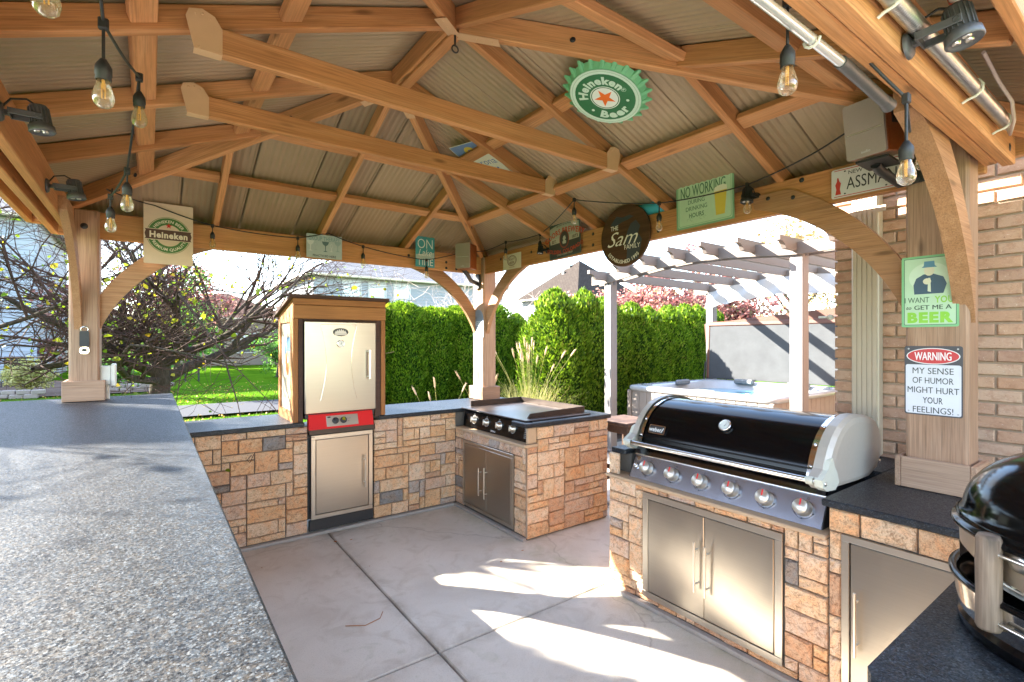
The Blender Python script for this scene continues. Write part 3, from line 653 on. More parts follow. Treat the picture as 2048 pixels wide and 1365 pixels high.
# downspout with three flutes
dsp = MB()
yy0, yy1 = 1.085, 1.225
for k in range(5):
    a = yy0+.006+k*(yy1-yy0-.012)/5; dsp.box((WX-.085, a+.003, .88), (WX-.078, a+(yy1-yy0-.012)/5-.003, 2.72))
dsp.box((WX-.08, yy0, .88), (WX-.012, yy1, 2.72), .006)
ds = obj('downspout', dsp, DOWNS, hs); obj('strap', MB().box((WX-.083, yy0-.035, 2.30), (WX-.0795, yy1+.01, 2.335), .001), DOWNS, ds)
sp = MB().lathe([(.0, .0), (.018, .0), (.018, .02), (.008, .05), (.008, .11)], n=12); sp.tube([(0, 0, .03), (.03, 0, .0), (.05, 0, -.03)], .007, 8)
obj('hose_bib', sp, PLASTW, hs, fr((WX-.03, WY1+.0, 1.70), (0, 1, 0), (0, 0, 1), (1, 0, 0)) @ Matrix.Translation((.02, 0, -.02)))

# ================================================================== masonry islands and counters
def slab_counter(parent, x0, y0, x1, y1, z0, z1, name='countertop'): return obj(name, MB().box((x0, y0, z0), (x1, y1, z1), .005), GRANITE, parent)
def trim(parent, a, b, n):
    a, b, n = V(a), V(b), V(n); d = (b-a).normalized()
    beam('base_trim', a+n*.019+V((0, 0, .013)), b+n*.019+V((0, 0, .013)), .036, .024, parent, mat=EDGET, ch=.003)
EDGET = plain('base_trim_tile', (.30, .28, .26), .6, var=.2)
DS = .009    # stones are proud of the core by about this
# bar
bar = thing('bar_counter', 'long raised bar with a pale speckled granite top running along the left side', 'bar counter', (-.4, 2.5, 0))
obj('core', MB().box((-.75, .42, 0), (-.012, 4.82, 1.097)), MORTAR, bar)
slab_counter(bar, -1.02, .30, .15, 4.86, 1.098, 1.13)
ashlar(bar, (-.012, .42, .03), (0, 1, 0), (1, 0, 0), 3.7, 1.05, cell=.075, seed=11)
obj('base_trim', MB().box((.004, .42, .001), (.035, 4.10, .024), .003), EDGET, bar)
# back run with the smoker bay
bw2 = thing('back_kitchen_wall', 'low stone veneered kitchen wall with a dark granite top and a smoker bay facing the patio', 'kitchen wall', (1.2, 4.4, 0))
Y0 = 4.164
obj('core', MB().box((.0, Y0, 0), (.96, 4.68, .874)), MORTAR, bw2); obj('core', MB().box((1.605, Y0, 0), (2.9, 4.68, .874)), MORTAR, bw2)
obj('bay_panel', MB().box((.961, Y0+.02, .12), (1.604, 4.66, .83)), BLACKP, bw2)
ashlar(bw2, (.15, Y0, .026), (1, 0, 0), (0, -1, 0), .865, .848, cell=.054, seed=3)
ashlar(bw2, (1.555, Y0, .026), (1, 0, 0), (0, -1, 0), .80, .848, cell=.054, seed=4)
slab_counter(bw2, .152, 4.12, .985, 4.74, .875, .91); slab_counter(bw2, 1.59, 4.12, 3.25, 4.80, .875, .91)
trim(bw2, (.15, Y0-.012, 0), (2.36, Y0-.012, 0), (0, -1, 0))
obj('toe_kick', MB().box((1.03, Y0-.008, .03), (1.55, Y0+.018, .115)), BLACKP, bw2); obj('shelf_lip', MB().box((1.02, 4.13, .80), (1.56, 4.2, .845), .003), IRON, bw2)
def steel_door(parent, M, W, H, doors, frame=.028, handle=(), gap=.004):
    """door set in the XY plane of M, z outwards"""
    fm = MB()
    for a, b in (((0, 0), (W, frame)), ((0, H-frame), (W, H)), ((0, frame+.0005), (frame, H-frame-.0005)), ((W-frame, frame+.0005), (W, H-frame-.0005))): fm.box((a[0], a[1], 0), (b[0], b[1], .012), .002)
    f = obj('door_frame', fm, STEELH, parent, M)
    obj('reveal', MB().box((frame, frame, -.004), (W-frame, H-frame, .001)), BLACKP, f, M)
    n = doors; dw = (W-2*frame)/n
    for i in range(n):
        x0 = frame+i*dw+gap; x1 = frame+(i+1)*dw-gap*(1 if i == n-1 else .35)
        if i: x0 = frame+i*dw+gap*.35
        d = obj('door', MB().box((x0, frame+gap, .001), (x1, H-frame-gap, .011), .0025), STEEL, parent, M)
        hx, z0_, z1_ = handle[i]
        h = MB().tube([(hx, z0_, .042), (hx, z1_, .042)], .006, 10)
        for zz in (z0_+.04, z1_-.04): h.tube([(hx, zz, .010), (hx, zz, .042)], .0045, 8)
        obj('handle', h, SILVER, d, M)
FY = lambda x, y, z: fr((x, y, z), (1, 0, 0), (0, 0, 1), (0, -1, 0))     # faces the camera side (-y)
FX = lambda x, y, z: fr((x, y, z), (0, -1, 0), (0, 0, 1), (-1, 0, 0))    # faces -x
steel_door(bw2, FY(1.038, 4.147, .125), .502, .67, 1, .034, [(.428, .20, .47)])
# griddle island
gi = thing('griddle_island', 'stone veneered island between the back wall and the grill, holding the flat griddle', 'island', (2.8, 3.6, 0))
X0 = 2.372
obj('core', MB().box((X0, 3.062, 0), (3.25, 4.15, .718)), MORTAR, gi)
obj('core', MB().box((2.47, 3.062, .719), (3.25, 3.12, .874)), MORTAR, gi); obj('core', MB().box((3.16, 3.121, .719), (3.25, 4.15, .874)), MORTAR, gi)
ashlar(gi, (X0, 4.15, .026), (0, -1, 0), (-1, 0, 0), 1.10, .692, holes=[(.15, .94, 0, .615)], cell=.052, seed=8)
ashlar(gi, (2.36, 3.062, .012), (1, 0, 0), (0, -1, 0), .895, .860, holes=[(0, .105, .715, .86)], cell=.055, seed=9)
ashlar(gi, (3.25, 3.062, .012), (0, 1, 0), (1, 0, 0), 1.08, .860, cell=.075, seed=12)
obj('end_cap', MB().box((2.375, 3.057, .748), (2.463, 3.08, .873), .003), PLATEW, gi)
steel_door(gi, FX(2.357, 4.0, .045), .79, .595, 2, .026, [(.318, .158, .40), (.408, .15, .415)])
obj('ledge', MB().box((2.335, 3.045, .719), (2.47, 4.12, .744), .004), PLATEW, gi)
slab_counter(gi, 2.345, 3.03, 3.285, 3.235, .875, .91); slab_counter(gi, 3.115, 3.236, 3.285, 4.118, .875, .91)
trim(gi, (2.358, 3.05, 0), (2.358, 4.15, 0), (-1, 0, 0))
obj('corner_trim', MB().box((2.352, 3.046, .026), (2.364, 3.054, .72)), STEELH, gi)
# grill island
ga = thing('grill_island', 'stone veneered island on the right holding the black lidded grill, with steel doors', 'island', (2.8, 1.4, 0))
obj('core', MB().box((X0, -.3, 0), (3.2, 2.19, .698)), MORTAR, ga); obj('core', MB().box((2.372, -.3, .699), (3.2, .93, .84)), MORTAR, ga); obj('core', MB().box((2.46, 2.10, .699), (3.2, 2.19, .84)), MORTAR, ga)
ashlar(ga, (X0, 2.19, .026), (0, -1, 0), (-1, 0, 0), 1.258, .672, holes=[(.265, 1.075, .028, .64)], cell=.057, seed=21)
ashlar(ga, (X0, .929, .026), (0, -1, 0), (-1, 0, 0), .56, .814, holes=[(.052, .56, 0, .715)], cell=.06, seed=22)
ashlar(ga, (X0, 2.19, .72), (0, -1, 0), (-1, 0, 0), .075, .13, cell=.06, seed=25); ashlar(ga, (X0, 2.19, .012), (1, 0, 0), (0, 1, 0), .8, .83, cell=.07, seed=26)
steel_door(ga, FX(2.356, 1.918, .055), .80, .612, 2, .036, [(.362, .175, .435), (.425, .17, .43)])
steel_door(ga, FX(2.356, .878, .055), .50, .688, 1, .03, [(.06, .21, .47)])
obj('ledge', MB().box((2.335, .935, .698), (2.50, 2.205, .717), .004), PLATEW, ga)
slab_counter(ga, 2.345, .405, 3.49, .955, .84, .871); slab_counter(ga, 2.40, 2.10, 3.25, 2.215, .84, .871); obj('back_ledge', MB().box((3.06, .956, .80), (3.49, 2.10, .871), .004), GRANITE, ga)
trim(ga, (2.358, .4, 0), (2.358, 2.20, 0), (-1, 0, 0))
# near counter in front of the camera on the right
nc = thing('near_counter', 'dark granite topped counter in the lower right corner under the kettle oven', 'counter', (2, 0, 0))
obj('core', MB().box((1.30, -.55, 0), (3.3, .37, .839)), MORTAR, nc)
pts = [(1.18+.03, .404), (3.488, .404), (3.488, -.6), (1.18, -.6), (1.18, .374), (1.186, .39)]
obj('countertop', MB().prism(pts[::-1], .84, .872), GRANITE, nc)
ashlar(nc, (3.3, .37, .02), (-1, 0, 0), (0, 1, 0), .9, .82, cell=.075, seed=31) if False else None
ashlar(nc, (2.2, .37, .02), (-1, 0, 0), (0, 1, 0), .9, .82, cell=.075, seed=31)

# ================================================================== appliances
TXT = {}
def text_mesh(s, size=1, bold=0, shear=0, sx=1):
    """2D vertices and faces of a line of text centred on the origin, cap height = size*.73"""
    k = (s, bold, shear)
    if k not in TXT:
        cu = bpy.data.curves.new('t', 'FONT'); cu.body = s; cu.size = 1; cu.offset = bold; cu.shear = shear; cu.align_x = 'CENTER'; cu.resolution_u = 3; cu.space_character = 1+bold*3
        o = bpy.data.objects.new('t', cu); me = bpy.data.meshes.new_from_object(o)
        vs = [(v.co.x, v.co.y) for v in me.vertices]; fs = [tuple(p.vertices) for p in me.polygons]
        bpy.data.objects.remove(o); bpy.data.meshes.remove(me); bpy.data.curves.remove(cu)
        if vs:
            xa = (min(v[0] for v in vs)+max(v[0] for v in vs))/2; vs = [(x-xa, y-.365) for x, y in vs]
        TXT[k] = (vs, fs)
    vs, fs = TXT[k]; return [(x*size*sx, y*size) for x, y in vs], fs
class Sign:
    """flat printed sign: layers of print stand 0.3 mm proud of each other"""
    def __init__(s, name, label, cat, M, group=None): s.r = thing(name, label, cat, M=M, group=group); s.M = M; s.L = {}
    def plate(s, poly, th, c, name='plate', z=0):
        obj(name, MB().prism(poly, z-th, z), paint(c), s.r, s.M)
    def _mb(s, part, c, z): return s.L.setdefault((part, c, z), MB())
    def shape(s, part, c, poly, z): s._mb(part, c, z).add([(x, y, z) for x, y in poly], [tuple(range(len(poly)))])
    def ring(s, part, c, cx, cy, ro, ri, z, a0=0, a1=360, n=40, ax=1.0):
        n = max(4, int(n*(a1-a0)/360)); vs = []
        for i in range(n+1):
            a = R(a0+(a1-a0)*i/n); vs += [(cx+ro*math.cos(a)*ax, cy+ro*math.sin(a), z), (cx+ri*math.cos(a)*ax, cy+ri*math.sin(a), z)]
        s._mb(part, c, z).add(vs, [(2*i, 2*i+2, 2*i+3, 2*i+1) for i in range(n)])
    def text(s, c, t, x, y, h, z, w=None, bold=.02, shear=0, rot=0, part='lettering', sx=1):
        if any(q in t for q in 'MNWmw') and bold > 0:
            for q in (-1, 0, 1): s.text(c, t, x+q*bold*h*.55, y, h, z+(.0002+q*.0001), w*(1-bold) if w else None, 0, shear, rot, part, sx)
            return
        vs, fs = text_mesh(t, h/.73, bold, shear, sx)
        if w:
            ww = max(v[0] for v in vs)-min(v[0] for v in vs); vs = [(a*w/ww, b) for a, b in vs]
        ca, sa = math.cos(R(rot)), math.sin(R(rot)); s._mb(part, c, z).add([(x+a*ca-b*sa, y+a*sa+b*ca, z) for a, b in vs], fs)
    def arc(s, c, t, cx, cy, r, mid, h, z, bold=.02, inner=False, spread=1, part='lettering', ax=1):
        vs, fs = text_mesh(t, h/.73, bold); out = []
        for a, b in vs:
            if inner: th = R(mid)+a*spread/r; rr = r-b
            else: th = R(mid)-a*spread/r; rr = r+b
            out.append((cx+rr*math.cos(th)*ax, cy+rr*math.sin(th), z))
        s._mb(part, c, z).add(out, fs)
    def done(s):
        for (part, c, z), m in s.L.items(): obj(part, m, paint(c), s.r, s.M)
        return s.r
def rrect(x0, y0, x1, y1, r, n=4):
    p = []
    for cx, cy, a0 in ((x1-r, y0+r, -90), (x1-r, y1-r, 0), (x0+r, y1-r, 90), (x0+r, y0+r, 180)):
        for i in range(n+1): a = R(a0+90*i/n); p.append((cx+r*math.cos(a), cy+r*math.sin(a)))
    return p
def star(cx, cy, r, ri=.4, rot=90): return [(cx+(r if i % 2 == 0 else r*ri)*math.cos(R(rot+36*i)), cy+(r if i % 2 == 0 else r*ri)*math.sin(R(rot+36*i))) for i in range(10)]
def ell(cx, cy, a, b, n=36): return [(cx+a*math.cos(2*math.pi*i/n), cy+b*math.sin(2*math.pi*i/n)) for i in range(n)]
def gauge(parent, M, r, label=None):
    g = obj('thermometer', MB().lathe([(r*.95, 0), (r, .003), (r, r*.5), (r*.86, r*.62), (r*.8, r*.5), (r*.8, r*.42)], n=28), CHROME, parent, M)
    d = obj('dial_face', MB().lathe([(r*.82, r*.44), (0.0001, r*.44)], n=24), paint((.62, .64, .62), .2), g, M)
    m = MB(); m.add([(-.002, -r*.2, r*.47), (.002, -r*.2, r*.47), (.0+r*.25, r*.6, r*.47)], [(0, 1, 2)])
    for i in range(12):
        a = R(-50+i*280/11); m.add([(math.cos(a)*r*q+math.sin(a)*e, math.sin(a)*r*q-math.cos(a)*e, r*.46) for q, e in ((.62, .0008), (.74, .0008), (.74, -.0008), (.62, -.0008))], [(0, 1, 2, 3)])
    obj('needle', m, BLACKP, g, M); return g
# ---- smoker in its timber housing
sk = thing('smoker_cabinet', 'tall steel door smoker in a tan wooden housing with a dark sloping lid', 'smoker', (1.28, 4.4, .9))
YF_ = 4.13
def board(name, a, b, mat=TANW, parent=sk, ch=.003): return obj(name, MB().box(a, b, ch), mat, parent)
for a, b in (((.902, YF_, .912), (.94, YF_+.03, 1.725)), ((1.612, YF_, .912), (1.650, YF_+.03, 1.725))): 
    M = fr(((a[0]+b[0])/2, (a[1]+b[1])/2, (a[2]+b[2])/2), (0, 0, 1), (0, 1, 0)); hx, hy, hz = (b[0]-a[0])/2, (b[1]-a[1])/2, (b[2]-a[2])/2
    obj('stile', MB().box((-hz, -hy, -hx), (hz, hy, hx), .003), TANW, sk, M)
board('fascia_board', (.902, YF_-.004, 1.726), (1.652, YF_+.026, 1.833)); board('fascia_board', (.902, YF_-.004, 1.836), (1.652, YF_+.026, 1.888))
for x0, x1 in ((.941, .978), (1.562, 1.611)): obj('inner_stile', MB().box((x0, YF_+.006, .90), (x1, YF_+.04, 1.725), .002), DARKW, sk)
obj('header', MB().box((.979, YF_+.010, 1.712), (1.561, YF_+.04, 1.725)), DARKW, sk)
# sides: frame with recessed panel
for sx, xo in ((-1, .902), (1, 1.650)):
    zt0, zt1 = 1.888, 1.775
    def sp_(name, y0, y1, z0, z1, z1b, x, th, mat): obj(name, MB().prism([(y0, z0), (y1, z0), (y1, z1b), (y0, z1)], 0, th, lambda a, b, c: (x+(c if sx < 0 else -c), a, b)), mat, sk)
    sp_('side_stile', YF_+.032, YF_+.10, .912, zt0-.01, zt0-.022, xo, .022, TANW); sp_('side_stile', 4.60, 4.67, .912, zt1+.015, zt1, xo, .022, TANW)
    sp_('side_rail', YF_+.102, 4.598, 1.70, zt0-.022, zt1+.015, xo, .022, TANW); sp_('side_rail', YF_+.102, 4.598, .912, .99, .99, xo, .022, TANW)
    sp_('side_panel', YF_+.102, 4.598, .992, 1.698, 1.698, xo+(.012 if sx < 0 else -.012), .006, paint((.40, .33, .25)))
obj('back_panel', MB().box((.925, 4.655, .912), (1.63, 4.67, 1.77)), TANW, sk)
lid = MB().prism([(YF_-.03, 1.890), (4.72, 1.755), (4.72, 1.779), (YF_-.03, 1.915)], .872, 1.676, lambda a, b, c: (c, a, b)); obj('roof_lid', lid, DARKW, sk)
DZ = 4.098
obj('smoker_body', MB().box((.99, DZ+.03, .93), (1.55, 4.64, 1.69)), BLACKP, sk)
dm = obj('door', MB().box((.982, DZ, .972), (1.556, DZ+.028, 1.708), .008), STEEL, sk)
e = MB()
cv = [(-.175+.02, .70), (.13, .705), (.145, .69)]
for sgn in (-1, 1):
    pts_ = [(1.245+sgn*(.145-.045*math.sin(math.pi*t/1.0)), DZ-.0014, 1.675-.60*t) for t in [i/14 for i in range(15)]]
    e.tube(pts_, .0016, 5, False)
e.tube([(1.245-.14, DZ-.0014, 1.682), (1.245+.14, DZ-.0014, 1.682)], .0018, 5, False)
obj('embossed_line', e, CHROME, dm)
lg = Sign.__new__(Sign); lg.L = {}; lg.M = FY(1.258, DZ-.001, 1.622)
lgp = obj('badge', MB().prism(ell(0, 0, .062, .033), 0, .003), paint((.01, .01, .01), .3), dm, lg.M)
m = MB(); 
pk = [(-.048, -.008), (-.040, .010), (-.034, .002), (-.028, .018), (-.02, .006), (-.012, .024), (-.004, .008), (.004, .027), (.012, .010), (.02, .022), (.028, .004), (.034, .014), (.042, .0), (.048, -.008), (.05, -.014), (-.05, -.014)]
m.add([(x, y, .0035) for x, y in pk], [tuple(range(len(pk)))]); m.add([(x, y-.0, .0035) for x, y in ((-.044, -.024), (.044, -.024), (.048, -.016), (-.048, -.016))], [(0, 1, 2, 3)])
obj('badge_emblem', m, paint((.6, .56, .5), .3), dm, lg.M)
gauge(dm, FY(1.257, DZ, 1.528), .030)
h = MB().tube([(1.487, DZ-.045, 1.235), (1.487, DZ-.045, 1.475)], .011, 12)
for z_ in (1.25, 1.46): h.tube([(1.487, DZ, z_), (1.487, DZ-.045, z_)], .008, 8)
obj('handle', h, SILVER, dm)
rp_ = obj('burner_panel', MB().prism([(4.075, .850), (4.16, .850), (4.16, .965), (4.118, .965)], 1.012, 1.527, lambda a, b, c: (c, a, b)), REDE, sk)
Mrp = fr((1.27, 4.098-.0015, .908), (1, 0, 0), V((0, .043, .115)).normalized())
pp = obj('control_plate', MB().box((-.125, -.046, 0), (.13, .042, .002), .0008), STEELH, rp_, Mrp)
for x in (-.055, .01): obj('dial', MB().lathe([(.026, .002), (.026, .012), (.022, .016), (0, .016)], (x, -.002, 0), n=20).box((x-.003, -.02, .016), (x+.003, .018, .024)), BLACKP, rp_, Mrp)
m = MB().add([(x, y, .0024) for x, y in ell(-.102, .03, .014, .006)], [tuple(range(36))]); vs, fs = text_mesh('HIGH LOW', .008, .01); m.add([(x+.05, y+.01, .0024) for x, y in vs], fs); vs, fs = text_mesh('OFF', .008, .01); m.add([(x+.05, y-.012, .0024) for x, y in vs], fs); obj('lettering', m, BLACKP, rp_, Mrp)
# framed picture on the side panel: a plain abstract in orange and blue
sg = Sign('side_picture', 'small framed picture in orange and blue on the left side of the smoker housing', 'picture', fr((.9125, 4.37, 1.42), (0, -1, 0), (0, 0, 1), (-1, 0, 0)))
sg.plate(rrect(-.11, -.17, .11, .17, .006), .006, (.35, .30, .25)); sg.shape('print', (.10, .20, .32), [(-.10, .02), (.1, .05), (.1, .16), (-.10, .16)], .0006); sg.shape('print', (.50, .12, .03), ell(0, -.05, .07, .10), .001); sg.shape('print', (.6, .5, .35), ell(.02, .0, .03, .05), .0014); sg.done()
# ---- flat top griddle
gd = thing('flat_top_griddle', 'black four knob flat top griddle with raised rear and side guards', 'griddle', (2.7, 3.6, .75))
Mgp = fr((2.405, 4.09, .748), (0, -1, 0), V((.02, 0, .17)).normalized())
obj('control_panel', MB().box((0, 0, -.012), (1.02, .172, 0), .003), BLACKE, gd, Mgp)
obj('body', MB().box((2.43, 3.10, .75), (3.10, 4.08, .90)), BLACKP, gd)
obj('griddle_plate', MB().box((2.39, 3.095, .912), (3.10, 4.105, .924), .004), IRON, gd)
wl = MB().box((3.10, 3.19, .912), (3.108, 4.108, .975)); wl.box((2.50, 4.105, .912), (3.10, 4.112, .975)); wl.prism([(2.47, .924), (3.108, .924), (3.108, .975), (2.50, .960)], 3.183, 3.19, lambda a, b, c: (a, c, b)); obj('splash_guard', wl, IRON, gd)
for i, y_ in enumerate((3.904, 3.700, 3.500, 3.305)):
    xk = 4.09-y_
    k = obj('knob', MB().lathe([(.036, .0), (.036, .003), (.024, .006), (.022, .030), (.018, .033), (0, .033)], (xk, .082, 0), n=20).box((xk-.005, .058, .030), (xk+.005, .106, .041), .002), SILVER, gd, Mgp)
    m = MB(); m.lathe([(.039, .0015), (.0365, .0015)], (xk, .082, 0), n=24); m.box((xk-.002, .125, .0005), (xk+.002, .135, .0015)); obj('dial_ring', m, paint((.55, .55, .55)), k, Mgp)
m = MB()
for q in range(9): vs, fs = text_mesh('HOT SURFACE CAUTION'[q:q+8], .011, .01); m.add([(x+.965, y+.145-q*.014, .0006) for x, y in vs], fs)
vs, fs = text_mesh('GRIDDLE', .018, .02); m.add([(x+.50, y+.02, .0006) for x, y in vs], fs)
obj('lettering', m, paint((.6, .6, .6)), gd, Mgp)
# ---- big gas grill
gr = thing('gas_grill', 'large built in gas grill with a black rolled lid, six knobs and pale end castings', 'grill', (2.7, 1.5, .72))
prof = [(2.468, .925), (2.475, .965), (2.495, 1.01), (2.525, 1.058), (2.565, 1.10), (2.615, 1.135), (2.675, 1.160), (2.745, 1.174), (2.82, 1.176), (2.90, 1.166), (2.975, 1.143), (3.035, 1.105), (3.072, 1.05), (3.08, .99), (3.08, .92)]
def extr(pf, y0, y1, mat, name, par, closed=False, th=0, smooth=True):
    m = MB(); vs = [(x, y0, z_) for x, z_ in pf]+[(x, y1, z_) for x, z_ in pf]; n = len(pf)
    fs = [(i, n+i, n+i+1, i+1) for i in range(n-1)]
    m.add(vs, fs, smooth)
    if th: 
        m.add(vs, [tuple(range(n)), tuple(range(2*n-1, n-1, -1))])
    return obj(name, m, mat, par)
ld = extr(prof, 1.035, 2.045, BLACKE, 'lid', gr, th=1)
fold = MB().tube([(2.4635, 1.04, .962), (2.4635, 2.04, .962)], .004, 8); fold.tube([(2.462, 1.04, .935), (2.462, 2.04, .935)], .005, 8); obj('lid_crease', fold, BLACKE, ld)
for yy, s_ in ((1.035, -1), (2.045, 1)):
    bp = [(x+(.0-.006 if i < 8 else .004), z_+.006) for i, (x, z_) in enumerate(prof)]
    y0_, y1_ = (yy-.002, yy+.028) if s_ < 0 else (yy-.028, yy+.002)
    band = extr([(2.455, .93)]+bp[1:-1], y0_, y1_, CHROME, 'lid_band', ld)
    rv = MB()
    for i in (2, 4, 6, 8, 10): rv.lathe([(.009, 0), (.007, .004), (0, .005)], n=10)
    for i in (1, 3, 5, 7, 10):
        x, z_ = bp[i]; x2, z2 = bp[i+1]; d = V((x2-x, 0, z2-z_)).normalized(); n = V((-d.z, 0, d.x)); obj('rivet', MB().lathe([(.008, 0), (.006, .004), (0, .005)], n=10), CHROME, band, fr((x, (y0_+y1_)/2, z_), d, (0, 1, 0), n))
out = [(2.395, .935), (2.405, .905), (2.435, .884), (2.50, .874), (2.62, .868), (2.80, .862), (2.95, .862), (3.06, .892), (3.125, .96), (3.135, 1.03), (3.10, 1.10), (3.03, 1.15), (2.93, 1.176), (2.82, 1.190), (2.74, 1.190), (2.67, 1.176), (2.605, 1.150), (2.55, 1.11), (2.505, 1.062), (2.475, 1.015), (2.452, .972), (2.42, .955)]
for s_, ya, yb in ((-1, .975, 1.033), (1, 2.047, 2.105)):
    cxm, czm = 2.80, 1.0
    m = MB(); n = len(out); ins = [(cxm+(x-cxm)*.93, czm+(z_-czm)*.93) for x, z_ in out]; ins2 = [(cxm+(x-cxm)*.80, czm+(z_-czm)*.80) for x, z_ in out]
    yo, yi = (ya, yb) if s_ < 0 else (yb, ya)
    vs = [(x, yi, z_) for x, z_ in out]+[(x, yo+(yi-yo)*.3, z_) for x, z_ in out]+[(x, yo, z_) for x, z_ in ins]+[(x, yo-(yi-yo)*.08, z_) for x, z_ in ins2]
    fs = []
    for k in range(3):
        for i in range(n): a, b, c, d = k*n+i, k*n+(i+1) % n, (k+1)*n+(i+1) % n, (k+1)*n+i; fs.append((a, b, c, d) if s_ > 0 else (d, c, b, a))
    m.add(vs, fs, False); m.add(vs[3*n:], [(i, (i+1) % n, n) for i in range(n)] if 0 else []); cc = V((cxm, vs[3*n][1], czm)); k0 = len(m.v); m.v += vs[3*n:]+[tuple(cc)]; m.f += [(k0+i, k0+(i+1) % n, k0+n) if s_ > 0 else (k0+(i+1) % n, k0+i, k0+n) for i in range(n)]; m.sm += [False]*n; ec = obj('end_casting', m, CASTG, ld)
    arm = MB().prism([(2.392, .935), (2.402, .900), (2.44, .879), (2.53, .872), (2.57, .90), (2.55, .945), (2.52, .98), (2.50, 1.02), (2.475, 1.01), (2.452, .970), (2.425, .955)], ya-.006 if s_ < 0 else yb+.006, ya+.03 if s_ < 0 else yb-.03, lambda a, b, c: (a, c, b)); obj('handle_bracket', arm, CASTL, ld)
    b = MB()
    for x, z_ in ((2.42, .915), (3.06, .93)): b.lathe([(.010, 0), (.008, s_*.004), (0, s_*.005)], (x, (ya-.007 if s_ < 0 else yb+.007), z_), 'y', 10)
    obj('bolt', b, SILVER, ec)
hb = MB().tube([(2.398, 1.00, .925), (2.398, 2.08, .925)], .0135, 14); obj('lid_handle', hb, CHROME, ld)
[obj('handle_collar', MB().lathe([(.019, 0), (.019, .03), (.015, .034)], (2.398, y_, .925), 'y', 12), CASTL, ld) for y_ in (1.005, 2.045)]
gauge(ld, fr((2.543, 1.512, 1.083), (0, -1, 0), V((.62, 0, .78)).normalized()), .034)
Mlg = fr((2.490, 1.925, 1.012), (0, -1, 0), V((.40, 0, .915)).normalized())
bd = obj('badge', MB().prism(rrect(-.058, -.027, .058, .027, .008), 0, .005), CHROME, ld, Mlg); m = MB().prism(rrect(-.052, -.022, .052, .022, .006), .005, .0056); obj('badge_field', m, paint((.03, .03, .03), .3), ld, Mlg)
vs, fs = text_mesh('weber', .036, .02); m = MB().add([(x*.9-.010, y, .0062) for x, y in vs], fs); m.add([(.032, -.016, .0062), (.037, -.016, .0062), (.050, .012, .0062), (.045, .014, .0062)], [(0, 1, 2, 3)]); obj('lettering', m, paint((.7, .7, .7), .3), ld, Mlg)
obj('firebox', MB().box((2.50, 1.04, .78), (3.06, 2.04, .922)), BLACKP, gr)
obj('apron', MB().prism([(2.452, .846), (2.475, .848), (2.53, .900), (2.512, .908)], .985, 2.075, lambda a, b, c: (a, c, b)), m_steel('dark_steel', (.20, .21, .24), .2, (90, 1, 1)), gr)
Mcp = fr((2.392, 2.06, .716), (0, -1, 0), V((.066, 0, .132)).normalized())
cp = obj('control_panel', MB().box((0, 0, -.012), (1.088, .148, 0), .003), PANELST, gr, Mcp)
obj('drip_edge', MB().tube([(2.458, .975, .849), (2.458, 2.06, .849)], .006, 8), CHROME, gr)
for sgn, y_ in ((1, 2.061), (-1, .970)): obj('panel_end', MB().prism([(2.395, .716), (2.50, .716), (2.50, .85), (2.455, .85)], y_, y_+.0015, lambda a, b, c: (a, c, b)), BLACKP, gr)
for i, y_ in enumerate((1.945, 1.767, 1.587, 1.410, 1.235, 1.061)):
    xk = 2.06-y_; pk_ = .075
    kb = obj('knob', MB().lathe([(.0385, 0), (.0385, .004), (.031, .008), (.0305, .030), (.034, .034), (.034, .042), (.031, .046), (0, .046)], (xk, pk_, 0), n=26), KNOB, gr, Mcp)
    obj('red_marker', MB().box((xk-.0035, pk_+.004, .0455), (xk+.0035, pk_+.033, .049), .001), RED, kb, Mcp)
    m = MB(); rr = .045
    for a0 in range(200, 340, 10):
        a, b = R(a0), R(a0+10); m.add([(xk+rr*math.cos(a), pk_+rr*math.sin(a), .0006), (xk+rr*math.cos(b), pk_+rr*math.sin(b), .0006), (xk+(rr+.0022)*math.cos(b), pk_+(rr+.0022)*math.sin(b), .0006), (xk+(rr+.0022)*math.cos(a), pk_+(rr+.0022)*math.sin(a), .0006)], [(3, 2, 1, 0)])
    for a0 in (200, 270, 340): m.lathe([(.004, .0007), (0, .0007)], (xk+(rr+.001)*math.cos(R(a0)), pk_+(rr+.001)*math.sin(R(a0)), 0), n=10)
    m.lathe([(.0055, .0007), (.0042, .0007)], (xk+.012, pk_+.049, 0), n=12); obj('dial_ring', m, BLACKP, cp, Mcp)
m = MB().prism(rrect(.02, .108, .05, .138, .006), 0, .001); obj('badge', m, CHROME, cp, Mcp); m = MB().lathe([(.018, 0), (.016, .012), (.010, .014), (0, .010)], (.028, .075, 0), n=18); obj('igniter_button', m, CHROME, cp, Mcp)
# ---- kettle style oven standing on the near counter
KX, KY = 1.70, .06
kt = thing('kettle_pizza_oven', 'round kettle oven with a glossy black dome lid, steel sleeve and weathered wood handle', 'kettle oven', (KX, KY, .872))
C0 = (KX, KY, 0)
obj('bowl', MB().lathe([(.27, .872), (.300, .876), (.302, .900), (.292, .915), (.296, .95), (.302, .985)], C0, n=64), BLACKE, kt)
obj('bowl_band', MB().lathe([(.300, .915), (.305, .95), (.309, .985)], C0, n=64), CHROME, kt)
obj('bowl_rim', MB().lathe([(.309, .985), (.317, .990), (.317, .997), (.309, 1.001), (.300, .999), (.285, .985), (.27, .95)], C0, n=64), BLACKE, kt)
